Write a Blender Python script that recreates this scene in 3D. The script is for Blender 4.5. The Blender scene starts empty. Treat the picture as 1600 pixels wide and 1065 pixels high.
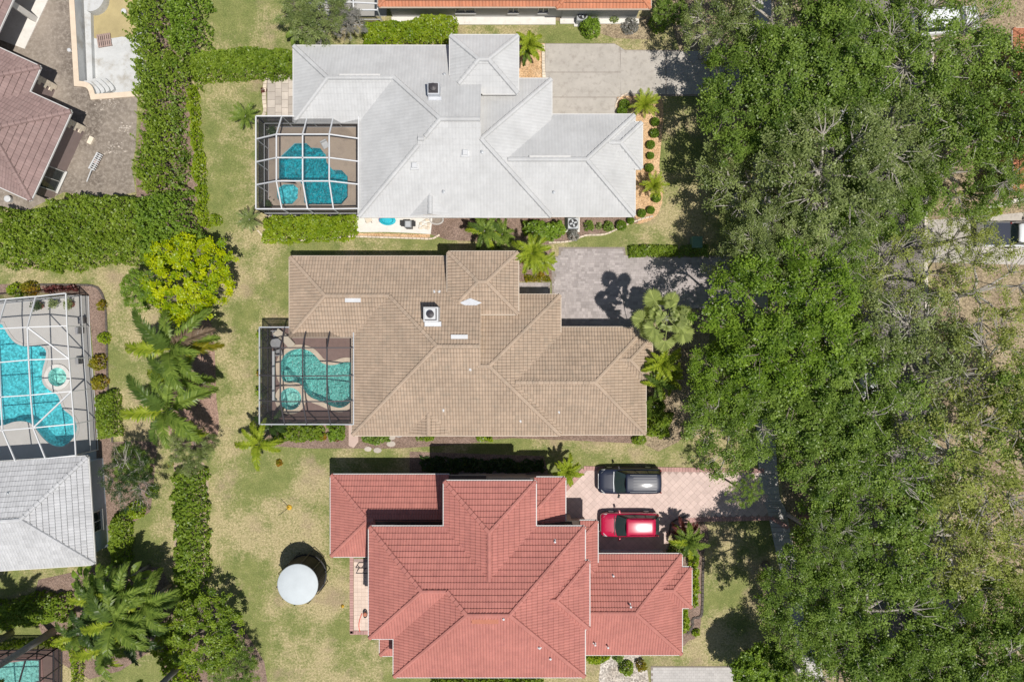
import bpy, bmesh, math, random
import numpy as np
from mathutils import Vector, Matrix
from mathutils.geometry import tessellate_polygon, delaunay_2d_cdt

rng = np.random.default_rng(7)
random.seed(7)
PI = math.pi
SC = bpy.context.scene
COL = SC.collection

# ------------------------------------------------------------------ camera, sky, sun, exposure
CAM_H = 54.0
FOC = 1067.0            # focal length in pixels of the 1600 px wide photograph
cam = bpy.data.cameras.new('camera')
cam.sensor_fit = 'HORIZONTAL'
cam.sensor_width = 36.0
cam.lens = 36.0 * FOC / 1600.0
cam.clip_start = 0.5
cam.clip_end = 2000.0
camo = bpy.data.objects.new('camera', cam)
camo.location = (0, 0, CAM_H)
camo.rotation_euler = (0, 0, 0)
COL.objects.link(camo)
SC.camera = camo

SHIFT = 0.275           # metres of shadow per metre of height, to the west and to the north
SUN_EL = math.atan(1.0 / (SHIFT * math.sqrt(2)))
SUN_AZ = math.radians(135)
world = bpy.data.worlds.new('World')
SC.world = world
world.use_nodes = True
wn = world.node_tree
sky = wn.nodes.new('ShaderNodeTexSky')
sky.sky_type = 'NISHITA'
sky.sun_disc = False
sky.sun_elevation = SUN_EL
sky.sun_rotation = SUN_AZ
bg = wn.nodes['Background']
bg.inputs['Strength'].default_value = 0.068
wn.links.new(sky.outputs[0], bg.inputs['Color'])
sl = bpy.data.lights.new('sun', 'SUN')
sl.energy = 4.7
sl.angle = math.radians(0.5)
sl.color = (1.0, 0.95, 0.88)
so = bpy.data.objects.new('sun', sl)
sd = Vector((SHIFT, -SHIFT, 1.0)).normalized()
so.rotation_euler = sd.to_track_quat('Z', 'Y').to_euler()
so.location = (20, -20, 70)
COL.objects.link(so)
SC.view_settings.view_transform = 'Standard'
SC.view_settings.look = 'None'
SC.view_settings.exposure = 0.0
SC.view_settings.gamma = 1.0
SC.view_settings.use_curve_mapping = False
SC.cycles.transparent_max_bounces = 24
SC.cycles.max_bounces = 8

# ------------------------------------------------------------------ helpers
def P(px, py, z=0.0):
    """a measured photograph position and a height -> metres"""
    k = (CAM_H - z) / FOC
    return ((px - 800.0) * k, (532.5 - py) * k)

def P3(px, py, z=0.0):
    x, y = P(px, py, z)
    return (x, y, z)

ORG = {}
def tag(o, label=None, cat=None, group=None, kind=None):
    if label: o['label'] = label
    if cat: o['category'] = cat
    if group: o['group'] = group
    if kind: o['kind'] = kind
    return o

def thing(name, label, cat, loc=(0, 0, 0), group=None, rz=0.0):
    o = bpy.data.objects.new(name, None)
    o.location = loc
    o.rotation_euler = (0, 0, rz)
    o.empty_display_size = 0.3
    COL.objects.link(o)
    ORG[o.name] = Vector(loc)
    return tag(o, label, cat, group)

def link_mesh(name, me, parent=None, mat=None, local=False):
    o = bpy.data.objects.new(name, me)
    if mat is not None and len(me.materials) == 0:
        me.materials.append(mat)
    COL.objects.link(o)
    if parent is not None:
        o.parent = parent
        ORG[o.name] = ORG.get(parent.name, Vector((0, 0, 0)))
    return o

def np_mesh(name, V, F, mat=None, tint=None, smooth=False):
    """V (n,3) array; F (m,4) or list of faces"""
    me = bpy.data.meshes.new(name)
    V = np.asarray(V, dtype=np.float32)
    if isinstance(F, np.ndarray):
        m, k = F.shape
        me.vertices.add(len(V)); me.vertices.foreach_set('co', V.ravel())
        me.loops.add(m * k); me.loops.foreach_set('vertex_index', F.ravel().astype(np.int32))
        me.polygons.add(m)
        me.polygons.foreach_set('loop_start', np.arange(0, m * k, k, dtype=np.int32))
        me.update(calc_edges=True)
    else:
        me.from_pydata([tuple(map(float, v)) for v in V], [], F)
        me.update()
    if tint is not None:
        a = me.attributes.new('tint', 'FLOAT', 'FACE')
        a.data.foreach_set('value', np.asarray(tint, dtype=np.float32))
    if smooth:
        me.polygons.foreach_set('use_smooth', np.ones(len(me.polygons), dtype=bool))
    if mat is not None:
        me.materials.append(mat)
    return me

class MB:
    def __init__(self):
        self.v = []; self.f = []; self.t = []
    def add(self, vs, fs, tint=0.5):
        b = len(self.v)
        self.v.extend([tuple(p) for p in vs])
        self.f.extend([tuple(b + i for i in f) for f in fs])
        self.t.extend([tint] * len(fs))
        return self
    def box(self, c, s, rz=0.0, tint=0.5, bev=0.0):
        x, y, z = s[0] / 2, s[1] / 2, s[2] / 2
        ca, sa = math.cos(rz), math.sin(rz)
        if bev > 0:
            b = min(bev, x * .9, y * .9, z * .9)
            lay = [(x, y, -z), (x, y, z - b), (x - b, y - b, z)]
        else:
            lay = [(x, y, -z), (x, y, z)]
        vs = []
        for (a, d, h) in lay:
            for (i, j) in ((-1, -1), (1, -1), (1, 1), (-1, 1)):
                u, w = i * a, j * d
                vs.append((c[0] + u * ca - w * sa, c[1] + u * sa + w * ca, c[2] + h))
        n = len(lay)
        fs = [(3, 2, 1, 0)]
        for l in range(n - 1):
            for i in range(4):
                fs.append((l * 4 + i, l * 4 + (i + 1) % 4, l * 4 + 4 + (i + 1) % 4, l * 4 + 4 + i))
        k = (n - 1) * 4
        fs.append((k, k + 1, k + 2, k + 3))
        return self.add(vs, fs, tint)
    def bar(self, p, q, w, h=None, tint=0.5):
        """rectangular bar between two points"""
        h = h or w
        p = Vector(p); q = Vector(q)
        d = (q - p)
        if d.length < 1e-6: return self
        d.normalize()
        up = Vector((0, 0, 1)) if abs(d.z) < 0.95 else Vector((1, 0, 0))
        s = d.cross(up).normalized() * (w / 2)
        u = s.cross(d).normalized() * (h / 2)
        vs = [p - s - u, p + s - u, p + s + u, p - s + u, q - s - u, q + s - u, q + s + u, q - s + u]
        fs = [(3, 2, 1, 0), (4, 5, 6, 7), (0, 1, 5, 4), (1, 2, 6, 5), (2, 3, 7, 6), (3, 0, 4, 7)]
        return self.add(vs, fs, tint)
    def tube(self, pts, rad, n=6, tint=0.5, cap=True):
        pts = [Vector(p) for p in pts]
        if not hasattr(rad, '__len__'): rad = [rad] * len(pts)
        vs = []; fs = []
        prev = None
        for i, p in enumerate(pts):
            d = (pts[min(i + 1, len(pts) - 1)] - pts[max(i - 1, 0)])
            d = d.normalized() if d.length > 1e-9 else Vector((0, 0, 1))
            if prev is None:
                a = Vector((1, 0, 0)) if abs(d.x) < 0.8 else Vector((0, 1, 0))
                s = d.cross(a).normalized()
            else:
                s = (prev - d * prev.dot(d))
                s = s.normalized() if s.length > 1e-6 else d.orthogonal().normalized()
            prev = s
            t = d.cross(s)
            for k in range(n):
                an = 2 * PI * k / n
                vs.append(p + (s * math.cos(an) + t * math.sin(an)) * rad[i])
        for i in range(len(pts) - 1):
            for k in range(n):
                fs.append((i * n + k, i * n + (k + 1) % n, (i + 1) * n + (k + 1) % n, (i + 1) * n + k))
        if cap:
            fs.append(tuple(range(n - 1, -1, -1)))
            fs.append(tuple((len(pts) - 1) * n + k for k in range(n)))
        return self.add(vs, fs, tint)
    def lathe(self, c, prof, n=16, tint=0.5, sx=1.0, sy=1.0):
        vs = []; fs = []
        for (r, z) in prof:
            for k in range(n):
                a = 2 * PI * k / n
                vs.append((c[0] + r * sx * math.cos(a), c[1] + r * sy * math.sin(a), c[2] + z))
        for i in range(len(prof) - 1):
            for k in range(n):
                fs.append((i * n + k, i * n + (k + 1) % n, (i + 1) * n + (k + 1) % n, (i + 1) * n + k))
        fs.append(tuple(range(n - 1, -1, -1)))
        fs.append(tuple((len(prof) - 1) * n + k for k in range(n)))
        return self.add(vs, fs, tint)
    def prism(self, poly, z0, z1, tint=0.5, bottom=True):
        n = len(poly)
        vs = [(p[0], p[1], z0) for p in poly] + [(p[0], p[1], z1) for p in poly]
        area = sum(poly[i][0] * poly[(i + 1) % n][1] - poly[(i + 1) % n][0] * poly[i][1] for i in range(n))
        tri = tessellate_polygon([[Vector((p[0], p[1], 0)) for p in poly]])
        fs = []
        for (a, b, c) in tri:
            A, B, C = poly[a], poly[b], poly[c]
            s = (B[0] - A[0]) * (C[1] - A[1]) - (C[0] - A[0]) * (B[1] - A[1])
            if s < 0: a, b, c = a, c, b
            fs.append((a + n, b + n, c + n))
            if bottom: fs.append((c, b, a))
        for i in range(n):
            j = (i + 1) % n
            fs.append((i, j, j + n, i + n) if area > 0 else (j, i, i + n, j + n))
        return self.add(vs, fs, tint)
    def build(self, name, mat, parent=None, smooth=False, org=None):
        o = org if org is not None else (ORG.get(parent.name, Vector((0, 0, 0))) if parent is not None else Vector((0, 0, 0)))
        V = np.array([tuple(p) for p in self.v], dtype=np.float32).reshape(-1, 3) - np.array(o, dtype=np.float32)
        me = np_mesh(name, V, self.f, mat, self.t, smooth)
        ob = link_mesh(name, me, parent)
        if parent is None and org is not None:
            ob.location = o
        return ob

def struct(name, mb, mat, kind='structure'):
    o = mb.build(name, mat)
    o['kind'] = kind
    return o

def inpoly(x, y, poly):
    """vectorised point in polygon"""
    x = np.asarray(x); y = np.asarray(y)
    r = np.zeros(x.shape, bool)
    n = len(poly)
    for i in range(n):
        x0, y0 = poly[i]; x1, y1 = poly[(i + 1) % n]
        if y0 == y1: continue
        c = ((y0 > y) != (y1 > y)) & (x < (x1 - x0) * (y - y0) / (y1 - y0) + x0)
        r ^= c
    return r

def bdist(x, y, poly):
    d = np.full(np.asarray(x).shape, 1e9)
    n = len(poly)
    for i in range(n):
        ax, ay = poly[i]; bx, by = poly[(i + 1) % n]
        dx, dy = bx - ax, by - ay
        L = dx * dx + dy * dy + 1e-12
        t = np.clip(((x - ax) * dx + (y - ay) * dy) / L, 0, 1)
        d = np.minimum(d, np.hypot(x - ax - t * dx, y - ay - t * dy))
    return d

def pxpoly(pts, z=0.0):
    return [P(a, b, z) for a, b in pts]

def smooth_poly(pts, n=6, closed=True):
    """Catmull-Rom"""
    out = []
    m = len(pts)
    for i in range(m if closed else m - 1):
        if closed:
            p0, p1, p2, p3 = (Vector(pts[(i + k - 1) % m]) for k in range(4))
        else:
            p0, p1, p2, p3 = (Vector(pts[min(max(i + k - 1, 0), m - 1)]) for k in range(4))
        for k in range(n):
            t = k / n
            q = 0.5 * ((2 * p1) + (p2 - p0) * t + (2 * p0 - 5 * p1 + 4 * p2 - p3) * t * t + (3 * p1 - p0 - 3 * p2 + p3) * t ** 3)
            out.append(tuple(q))
    if not closed: out.append(tuple(pts[-1]))
    return out

def offset_poly(poly, d):
    n = len(poly)
    area = sum(poly[i][0] * poly[(i + 1) % n][1] - poly[(i + 1) % n][0] * poly[i][1] for i in range(n))
    s = 1 if area > 0 else -1
    out = []
    for i in range(n):
        a = Vector(poly[i - 1]); b = Vector(poly[i]); c = Vector(poly[(i + 1) % n])
        e1 = (b - a).normalized(); e2 = (c - b).normalized()
        n1 = Vector((e1.y, -e1.x)); n2 = Vector((e2.y, -e2.x))
        m = (n1 + n2)
        m = m.normalized() if m.length > 1e-6 else n1
        k = max(0.5, m.dot(n1))
        q = b + m * (s * d / k)
        out.append((q.x, q.y))
    return out

def sheet(name, poly, z, mat, holes=(), kind='structure', parent=None, tint=0.5):
    pts = list(poly); edges = [(i, (i + 1) % len(poly)) for i in range(len(poly))]
    for h in holes:
        b = len(pts); pts += list(h)
        edges += [(b + i, b + (i + 1) % len(h)) for i in range(len(h))]
    r = delaunay_2d_cdt([Vector(p) for p in pts], edges, [], 0, 1e-5)
    V = [(p.x, p.y, z) for p in r[0]]
    F = []
    for f in r[2]:
        cx = sum(V[i][0] for i in f) / len(f); cy = sum(V[i][1] for i in f) / len(f)
        if not inpoly(np.array([cx]), np.array([cy]), poly)[0]: continue
        if any(inpoly(np.array([cx]), np.array([cy]), h)[0] for h in holes): continue
        a, b, c = f[:3]
        s = (V[b][0] - V[a][0]) * (V[c][1] - V[a][1]) - (V[c][0] - V[a][0]) * (V[b][1] - V[a][1])
        F.append(tuple(f) if s > 0 else tuple(reversed(f)))
    mb = MB(); mb.v = V; mb.f = F; mb.t = [tint] * len(F)
    o = mb.build(name, mat, parent)
    if kind: o['kind'] = kind
    return o

# ------------------------------------------------------------------ materials
MATS = {}
def nodes(name):
    m = bpy.data.materials.new(name)
    m.use_nodes = True
    nt = m.node_tree
    b = nt.nodes['Principled BSDF']
    return m, nt, b

def mixc(nt, fac, a, b, mode='MIX'):
    n = nt.nodes.new('ShaderNodeMix'); n.data_type = 'RGBA'; n.blend_type = mode
    for i, v in ((0, fac), (6, a), (7, b)):
        if hasattr(v, 'is_linked'): nt.links.new(v, n.inputs[i])
        elif i == 0: n.inputs[0].default_value = v
        else: n.inputs[i].default_value = (*v, 1)
    return n.outputs[2]

def noise(nt, scale, detail=4, rough=0.6, co=None):
    n = nt.nodes.new('ShaderNodeTexNoise')
    n.inputs['Scale'].default_value = scale
    n.inputs['Detail'].default_value = detail
    n.inputs['Roughness'].default_value = rough
    if co is None:
        g = nt.nodes.get('geo') or nt.nodes.new('ShaderNodeNewGeometry'); g.name = 'geo'
        co = g.outputs['Position']
    nt.links.new(co, n.inputs['Vector'])
    return n.outputs['Fac']

def ramp(nt, src, a, b, lo=0.0, hi=1.0):
    n = nt.nodes.new('ShaderNodeMapRange')
    n.inputs[1].default_value = a; n.inputs[2].default_value = b
    n.inputs[3].default_value = lo; n.inputs[4].default_value = hi
    nt.links.new(src, n.inputs[0])
    return n.outputs[0]

def bump(nt, b, h, strength=0.3, dist=0.02):
    n = nt.nodes.new('ShaderNodeBump')
    n.inputs['Strength'].default_value = strength
    n.inputs['Distance'].default_value = dist
    nt.links.new(h, n.inputs['Height'])
    nt.links.new(n.outputs[0], b.inputs['Normal'])

def attr(nt):
    a = nt.nodes.new('ShaderNodeAttribute'); a.attribute_name = 'tint'
    return a.outputs['Fac']

def solid(name, c, rough=0.6, metal=0.0, var=0.12, scale=3.0, tint=0.0, spec=0.4, bmp=0.0, dirt=None, coat=0.0):
    """plain surface: colour with noise mottling, optional per-piece tint and dirt colour"""
    if name in MATS: return MATS[name]
    m, nt, b = nodes(name)
    c = np.array(c)
    f = noise(nt, scale, 5, 0.65)
    col = mixc(nt, ramp(nt, f, 0.3, 0.7), tuple(c * (1 - var)), tuple(np.minimum(c * (1 + var), 1)))
    if dirt is not None:
        dc, lo, hi, dsc = dirt
        col = mixc(nt, ramp(nt, noise(nt, dsc, 6, 0.7), lo, hi), col, dc)
    if tint > 0:
        col = mixc(nt, 1.0, col, mixc(nt, attr(nt), (1 - tint,) * 3, (1 + tint,) * 3), 'MULTIPLY')
    nt.links.new(col, b.inputs['Base Color'])
    b.inputs['Roughness'].default_value = rough
    b.inputs['Metallic'].default_value = metal
    b.inputs['Specular IOR Level'].default_value = spec
    if coat: b.inputs['Coat Weight'].default_value = coat; b.inputs['Coat Roughness'].default_value = 0.10
    if bmp > 0: bump(nt, b, noise(nt, scale * 12, 3), bmp, 0.01)
    MATS[name] = m
    return m

def leafmat(name, lo, hi, third=None, trans=0.42, rough=0.38):
    """leaf: per leaf tint between two colours (plus a rarer third), thin translucency"""
    m, nt, b = nodes(name)
    t = attr(nt)
    col = mixc(nt, t, lo, hi)
    if third is not None:
        col = mixc(nt, ramp(nt, noise(nt, 0.9, 3), 0.52, 0.72, 0, 0.8), col, third)
    nt.links.new(col, b.inputs['Base Color'])
    b.inputs['Roughness'].default_value = rough
    b.inputs['Specular IOR Level'].default_value = 0.32
    tr = nt.nodes.new('ShaderNodeBsdfTranslucent')
    bright = mixc(nt, 1.0, col, (1.25, 1.3, 0.7), 'MULTIPLY')
    nt.links.new(bright, tr.inputs['Color'])
    mx = nt.nodes.new('ShaderNodeMixShader'); mx.inputs[0].default_value = trans
    nt.links.new(b.outputs[0], mx.inputs[1]); nt.links.new(tr.outputs[0], mx.inputs[2])
    nt.links.new(mx.outputs[0], nt.nodes['Material Output'].inputs['Surface'])
    MATS[name] = m
    return m

def grassmat(name):
    m, nt, b = nodes(name)
    big = noise(nt, 0.16, 4, 0.62)
    mid = noise(nt, 0.9, 5, 0.7)
    fin = noise(nt, 6.0, 4, 0.75)
    vf = noise(nt, 13.0, 3, 0.8)
    green = mixc(nt, ramp(nt, mid, 0.3, 0.7), (0.145, 0.178, 0.054), (0.245, 0.252, 0.092))
    straw = mixc(nt, ramp(nt, fin, 0.3, 0.7), (0.285, 0.235, 0.120), (0.50, 0.43, 0.245))
    s = nt.nodes.new('ShaderNodeMath'); s.operation = 'ADD'
    nt.links.new(ramp(nt, big, 0.41, 0.59, -0.36, 0.92), s.inputs[0])
    nt.links.new(ramp(nt, mid, 0.35, 0.68, -0.22, 0.36), s.inputs[1])
    s2 = nt.nodes.new('ShaderNodeMath'); s2.operation = 'ADD'; s2.use_clamp = True
    nt.links.new(s.outputs[0], s2.inputs[0])
    nt.links.new(ramp(nt, fin, 0.34, 0.66, -0.48, 0.48), s2.inputs[1])
    col = mixc(nt, s2.outputs[0], green, straw)
    col = mixc(nt, ramp(nt, noise(nt, 0.33, 4), 0.55, 0.70, 0, 0.75), col, (0.32, 0.245, 0.165))
    col = mixc(nt, 1.0, col, mixc(nt, ramp(nt, vf, 0.3, 0.7), (0.60,) * 3, (1.38,) * 3), 'MULTIPLY')
    col = mixc(nt, 1.0, col, mixc(nt, ramp(nt, noise(nt, 9.0, 3, 0.7), 0.32, 0.68), (0.80,) * 3, (1.18,) * 3), 'MULTIPLY')
    nt.links.new(col, b.inputs['Base Color'])
    b.inputs['Roughness'].default_value = 0.9
    b.inputs['Specular IOR Level'].default_value = 0.1
    bump(nt, b, vf, 0.7, 0.05)
    MATS[name] = m
    return m

def soilmat(name, a, c, d, sc=5.0, chips=True, bs=0.8):
    m, nt, b = nodes(name)
    col = mixc(nt, ramp(nt, noise(nt, sc * 0.14, 5, 0.65), 0.35, 0.65), a, c)
    col = mixc(nt, ramp(nt, noise(nt, sc * 2.2, 4, 0.75), 0.45, 0.72), col, d)
    if chips:
        v = nt.nodes.new('ShaderNodeTexVoronoi'); v.inputs['Scale'].default_value = sc * 2.6
        g = nt.nodes.get('geo'); nt.links.new(g.outputs['Position'], v.inputs['Vector'])
        hs = nt.nodes.new('ShaderNodeSeparateColor'); nt.links.new(v.outputs['Color'], hs.inputs[0])
        col = mixc(nt, 1.0, col, mixc(nt, hs.outputs[0], (0.62,) * 3, (1.35,) * 3), 'MULTIPLY')
    nt.links.new(col, b.inputs['Base Color'])
    b.inputs['Roughness'].default_value = 0.95
    b.inputs['Specular IOR Level'].default_value = 0.1
    bump(nt, b, noise(nt, sc * 3, 4), bs, 0.05)
    MATS[name] = m
    return m

def tilemat(name, c, tint=0.14, streak=None, rough=0.75):
    m, nt, b = nodes(name)
    c = np.array(c)
    col = mixc(nt, ramp(nt, noise(nt, 0.55, 5, 0.7), 0.32, 0.68), tuple(c * 0.90), tuple(c * 1.10))
    if streak is not None:
        col = mixc(nt, ramp(nt, noise(nt, 1.7, 6, 0.75), 0.50, 0.72, 0, 0.65), col, streak)
    col = mixc(nt, 1.0, col, mixc(nt, attr(nt), (1 - tint,) * 3, (1 + tint,) * 3), 'MULTIPLY')
    nt.links.new(col, b.inputs['Base Color'])
    b.inputs['Roughness'].default_value = rough
    b.inputs['Specular IOR Level'].default_value = 0.25
    MATS[name] = m
    return m

def glassmat(name, c=(0.02, 0.03, 0.035)):
    m, nt, b = nodes(name)
    b.inputs['Base Color'].default_value = (*c, 1)
    b.inputs['Roughness'].default_value = 0.05
    b.inputs['Specular IOR Level'].default_value = 0.6
    MATS[name] = m
    return m

def screenmat(name, c, a0, a1):
    """insect screen: woven mesh, mostly open face on, closed at a grazing view"""
    m, nt, b = nodes(name)
    b.inputs['Base Color'].default_value = (*c, 1)
    b.inputs['Roughness'].default_value = 0.7
    lw = nt.nodes.new('ShaderNodeLayerWeight'); lw.inputs['Blend'].default_value = 0.5
    tr = nt.nodes.new('ShaderNodeBsdfTransparent')
    mx = nt.nodes.new('ShaderNodeMixShader')
    nt.links.new(ramp(nt, lw.outputs['Facing'], 0.25, 0.95, a0, a1), mx.inputs[0])
    nt.links.new(tr.outputs[0], mx.inputs[1]); nt.links.new(b.outputs[0], mx.inputs[2])
    nt.links.new(mx.outputs[0], nt.nodes['Material Output'].inputs['Surface'])
    MATS[name] = m
    return m

def watermat(name, c, scale=2.2, strength=0.5):
    """pool water: tinted clear body under a rippled glossy skin"""
    m, nt, b = nodes(name)
    nt.nodes.remove(b)
    tr = nt.nodes.new('ShaderNodeBsdfTransparent')
    g = nt.nodes.new('ShaderNodeNewGeometry'); g.name = 'geo'
    w1 = noise(nt, scale, 2, 0.5); w2 = noise(nt, scale * 2.3, 2, 0.55)
    ad = nt.nodes.new('ShaderNodeMath'); ad.operation = 'MULTIPLY_ADD'
    nt.links.new(w2, ad.inputs[0]); ad.inputs[1].default_value = 0.55
    nt.links.new(w1, ad.inputs[2])
    bp = nt.nodes.new('ShaderNodeBump'); bp.inputs['Strength'].default_value = strength; bp.inputs['Distance'].default_value = 0.22
    nt.links.new(ad.outputs[0], bp.inputs['Height'])
    # light and dark of the ripples put into the tint by the finer noise
    c = np.array(c)
    col = mixc(nt, ramp(nt, w2, 0.36, 0.64), tuple(c * 0.72), tuple(np.minimum(c * 1.22 + 0.02, 1)))
    nt.links.new(col, tr.inputs['Color'])
    gl = nt.nodes.new('ShaderNodeBsdfGlossy'); gl.inputs['Roughness'].default_value = 0.17
    nt.links.new(bp.outputs[0], gl.inputs['Normal'])
    fr = nt.nodes.new('ShaderNodeFresnel'); fr.inputs['IOR'].default_value = 1.36
    nt.links.new(bp.outputs[0], fr.inputs['Normal'])
    mx = nt.nodes.new('ShaderNodeMixShader')
    nt.links.new(fr.outputs[0], mx.inputs[0])
    nt.links.new(tr.outputs[0], mx.inputs[1]); nt.links.new(gl.outputs[0], mx.inputs[2])
    nt.links.new(mx.outputs[0], nt.nodes['Material Output'].inputs['Surface'])
    MATS[name] = m
    return m

M = MATS
grassmat('lawn_grass')
soilmat('bare_soil', (0.13, 0.108, 0.09), (0.30, 0.258, 0.215), (0.37, 0.325, 0.28), 1.6, False, 0.2)
soilmat('dry_soil', (0.33, 0.25, 0.18), (0.38, 0.30, 0.21), (0.43, 0.36, 0.26), 5, False)
soilmat('dark_mulch', (0.17, 0.115, 0.085), (0.26, 0.185, 0.15), (0.31, 0.235, 0.20), 7)
soilmat('red_mulch', (0.25, 0.155, 0.12), (0.34, 0.225, 0.18), (0.38, 0.27, 0.21), 7)
soilmat('orange_mulch', (0.46, 0.27, 0.13), (0.62, 0.42, 0.25), (0.62, 0.47, 0.31), 7)
soilmat('leaf_litter', (0.20, 0.15, 0.10), (0.33, 0.27, 0.17), (0.42, 0.34, 0.24), 4)
soilmat('river_stone', (0.45, 0.40, 0.34), (0.62, 0.58, 0.53), (0.18, 0.14, 0.12), 3.4)
solid('concrete', (0.435, 0.405, 0.365), 0.9, 0, 0.09, 0.9, 0.05, 0.15, 0.25, ((0.30, 0.27, 0.24), 0.5, 0.75, 2.2))
solid('white_concrete', (0.66, 0.64, 0.60), 0.9, 0, 0.08, 1.5, 0.06, 0.15, 0.2, ((0.5, 0.46, 0.4), 0.55, 0.8, 2.5))
solid('sidewalk_concrete', (0.46, 0.44, 0.42), 0.9, 0, 0.09, 1.2, 0.06, 0.15, 0.25)
solid('grey_deck', (0.47, 0.455, 0.43), 0.85, 0, 0.05, 1.2, 0.05, 0.2, 0.1)
solid('beige_deck', (0.42, 0.345, 0.275), 0.85, 0, 0.07, 1.0, 0.05, 0.2, 0.1, ((0.30, 0.25, 0.21), 0.52, 0.75, 1.6))
solid('brick_deck', (0.255, 0.175, 0.155), 0.85, 0, 0.10, 2.5, 0.10, 0.2, 0.2)
solid('mixed_paver', (0.365, 0.328, 0.318), 0.85, 0, 0.10, 1.2, 0.19, 0.2, 0.2)
solid('pink_paver', (0.58, 0.455, 0.41), 0.85, 0, 0.08, 1.2, 0.07, 0.2, 0.15, ((0.45, 0.36, 0.33), 0.56, 0.8, 1.3))
solid('rose_paver', (0.42, 0.255, 0.23), 0.85, 0, 0.10, 1.5, 0.10, 0.2, 0.2)
solid('cream_paver', (0.62, 0.50, 0.42), 0.85, 0, 0.08, 1.5, 0.08, 0.2, 0.15)
solid('stone_paver', (0.47, 0.42, 0.37), 0.85, 0, 0.12, 1.5, 0.16, 0.2, 0.15)
solid('pink_sand', (0.36, 0.27, 0.24), 0.95, 0, 0.15, 6.0)
solid('joint_sand', (0.25, 0.215, 0.19), 0.95, 0, 0.15, 6.0)
solid('cream_coping', (0.66, 0.55, 0.43), 0.8, 0, 0.08, 2.0, 0.05, 0.2, 0.1)
solid('asphalt', (0.20, 0.18, 0.17), 0.9, 0, 0.2, 1.5, 0, 0.2, 0.4)
solid('kerb_concrete', (0.55, 0.50, 0.44), 0.9, 0, 0.1, 3.0, 0.1, 0.15, 0.2)
solid('curb_stone', (0.62, 0.53, 0.43), 0.9, 0, 0.12, 5.0, 0.15, 0.15, 0.2)
solid('dark_edging', (0.10, 0.085, 0.075), 0.9, 0, 0.2, 4.0)
solid('plaster_pool', (0.55, 0.80, 0.84), 0.7, 0, 0.05, 2.0)
solid('plaster_bright', (0.62, 0.88, 0.90), 0.7, 0, 0.05, 2.0)
solid('plaster_dry', (0.52, 0.53, 0.53), 0.85, 0, 0.10, 0.9, 0, 0.15, 0.1, ((0.33, 0.30, 0.25), 0.50, 0.72, 0.7))
solid('white_metal', (0.62, 0.63, 0.64), 0.45, 0, 0.04, 2.0)
solid('bronze_metal', (0.055, 0.05, 0.055), 0.5, 0, 0.1, 2.0)
solid('grey_metal', (0.42, 0.44, 0.46), 0.5, 0.3, 0.08, 2.0)
solid('black_plastic', (0.022, 0.022, 0.024), 0.5, 0, 0.1, 2.0)
solid('white_plastic', (0.56, 0.57, 0.58), 0.45, 0, 0.05, 2.0)
solid('stucco_grey', (0.42, 0.42, 0.42), 0.9, 0, 0.05, 2.0, 0, 0.15, 0.1)
solid('stucco_cream', (0.62, 0.55, 0.45), 0.9, 0, 0.05, 2.0, 0, 0.15, 0.1)
solid('stucco_pink', (0.50, 0.38, 0.33), 0.9, 0, 0.05, 2.0, 0, 0.15, 0.1)
solid('stucco_mauve', (0.29, 0.225, 0.215), 0.9, 0, 0.05, 2.0, 0, 0.15, 0.1)
solid('stucco_orange', (0.52, 0.29, 0.16), 0.9, 0, 0.06, 2.0, 0, 0.15, 0.1)
solid('stucco_blue', (0.34, 0.40, 0.47), 0.9, 0, 0.05, 2.0, 0, 0.15, 0.1)
solid('trim_white', (0.56, 0.555, 0.54), 0.6, 0, 0.05, 2.0)
solid('trim_tan', (0.50, 0.42, 0.34), 0.6, 0, 0.05, 2.0)
solid('underlay', (0.10, 0.075, 0.06), 0.95, 0, 0.15, 2.0)
solid('flashing', (0.55, 0.57, 0.60), 0.5, 0.2, 0.06, 3.0)
tilemat('tile_white', (0.485, 0.49, 0.49), 0.025, (0.455, 0.455, 0.45))
tilemat('tile_tan', (0.392, 0.302, 0.226), 0.09, (0.285, 0.242, 0.190))
tilemat('tile_red', (0.425, 0.172, 0.143), 0.06, (0.335, 0.130, 0.118))
tilemat('tile_mauve', (0.262, 0.182, 0.168), 0.12, (0.32, 0.235, 0.215))
tilemat('tile_grey', (0.46, 0.465, 0.475), 0.10, (0.36, 0.365, 0.37))
tilemat('tile_terracotta', (0.50, 0.205, 0.115), 0.12, (0.40, 0.18, 0.115))
glassmat('glass'); glassmat('car_glass', (0.03, 0.05, 0.05))
screenmat('screen_charcoal', (0.035, 0.035, 0.042), 0.22, 0.88)
screenmat('screen_light', (0.10, 0.105, 0.115), 0.10, 0.55)
screenmat('screen_net', (0.008, 0.008, 0.009), 0.965, 0.995)
watermat('water_blue', (0.09, 0.58, 0.63), 3.2, 0.9)
watermat('water_teal', (0.48, 0.74, 0.68), 3.0, 0.9)
watermat('water_aqua', (0.33, 0.70, 0.73), 2.4, 0.5)
watermat('water_spa', (0.60, 0.78, 0.72), 2.5, 0.5)
watermat('water_puddle', (0.55, 0.42, 0.16), 0.8, 0.05)
solid('puddle_bed', (0.40, 0.33, 0.17), 0.9, 0, 0.15, 0.7)
solid('paint_navy', (0.012, 0.018, 0.040), 0.46, 0.0, 0.05, 1.0, 0, 0.45, 0, None, 0.22)
solid('paint_red', (0.46, 0.008, 0.055), 0.3, 0.0, 0.03, 1.0, 0, 0.5, 0, None, 1.0)
solid('paint_white', (0.72, 0.74, 0.76), 0.3, 0.0, 0.03, 1.0, 0, 0.5, 0, None, 1.0)
solid('chrome', (0.6, 0.61, 0.62), 0.25, 0.9, 0.03, 1.0)
solid('rubber', (0.018, 0.018, 0.018), 0.85, 0, 0.1, 3.0)
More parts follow.
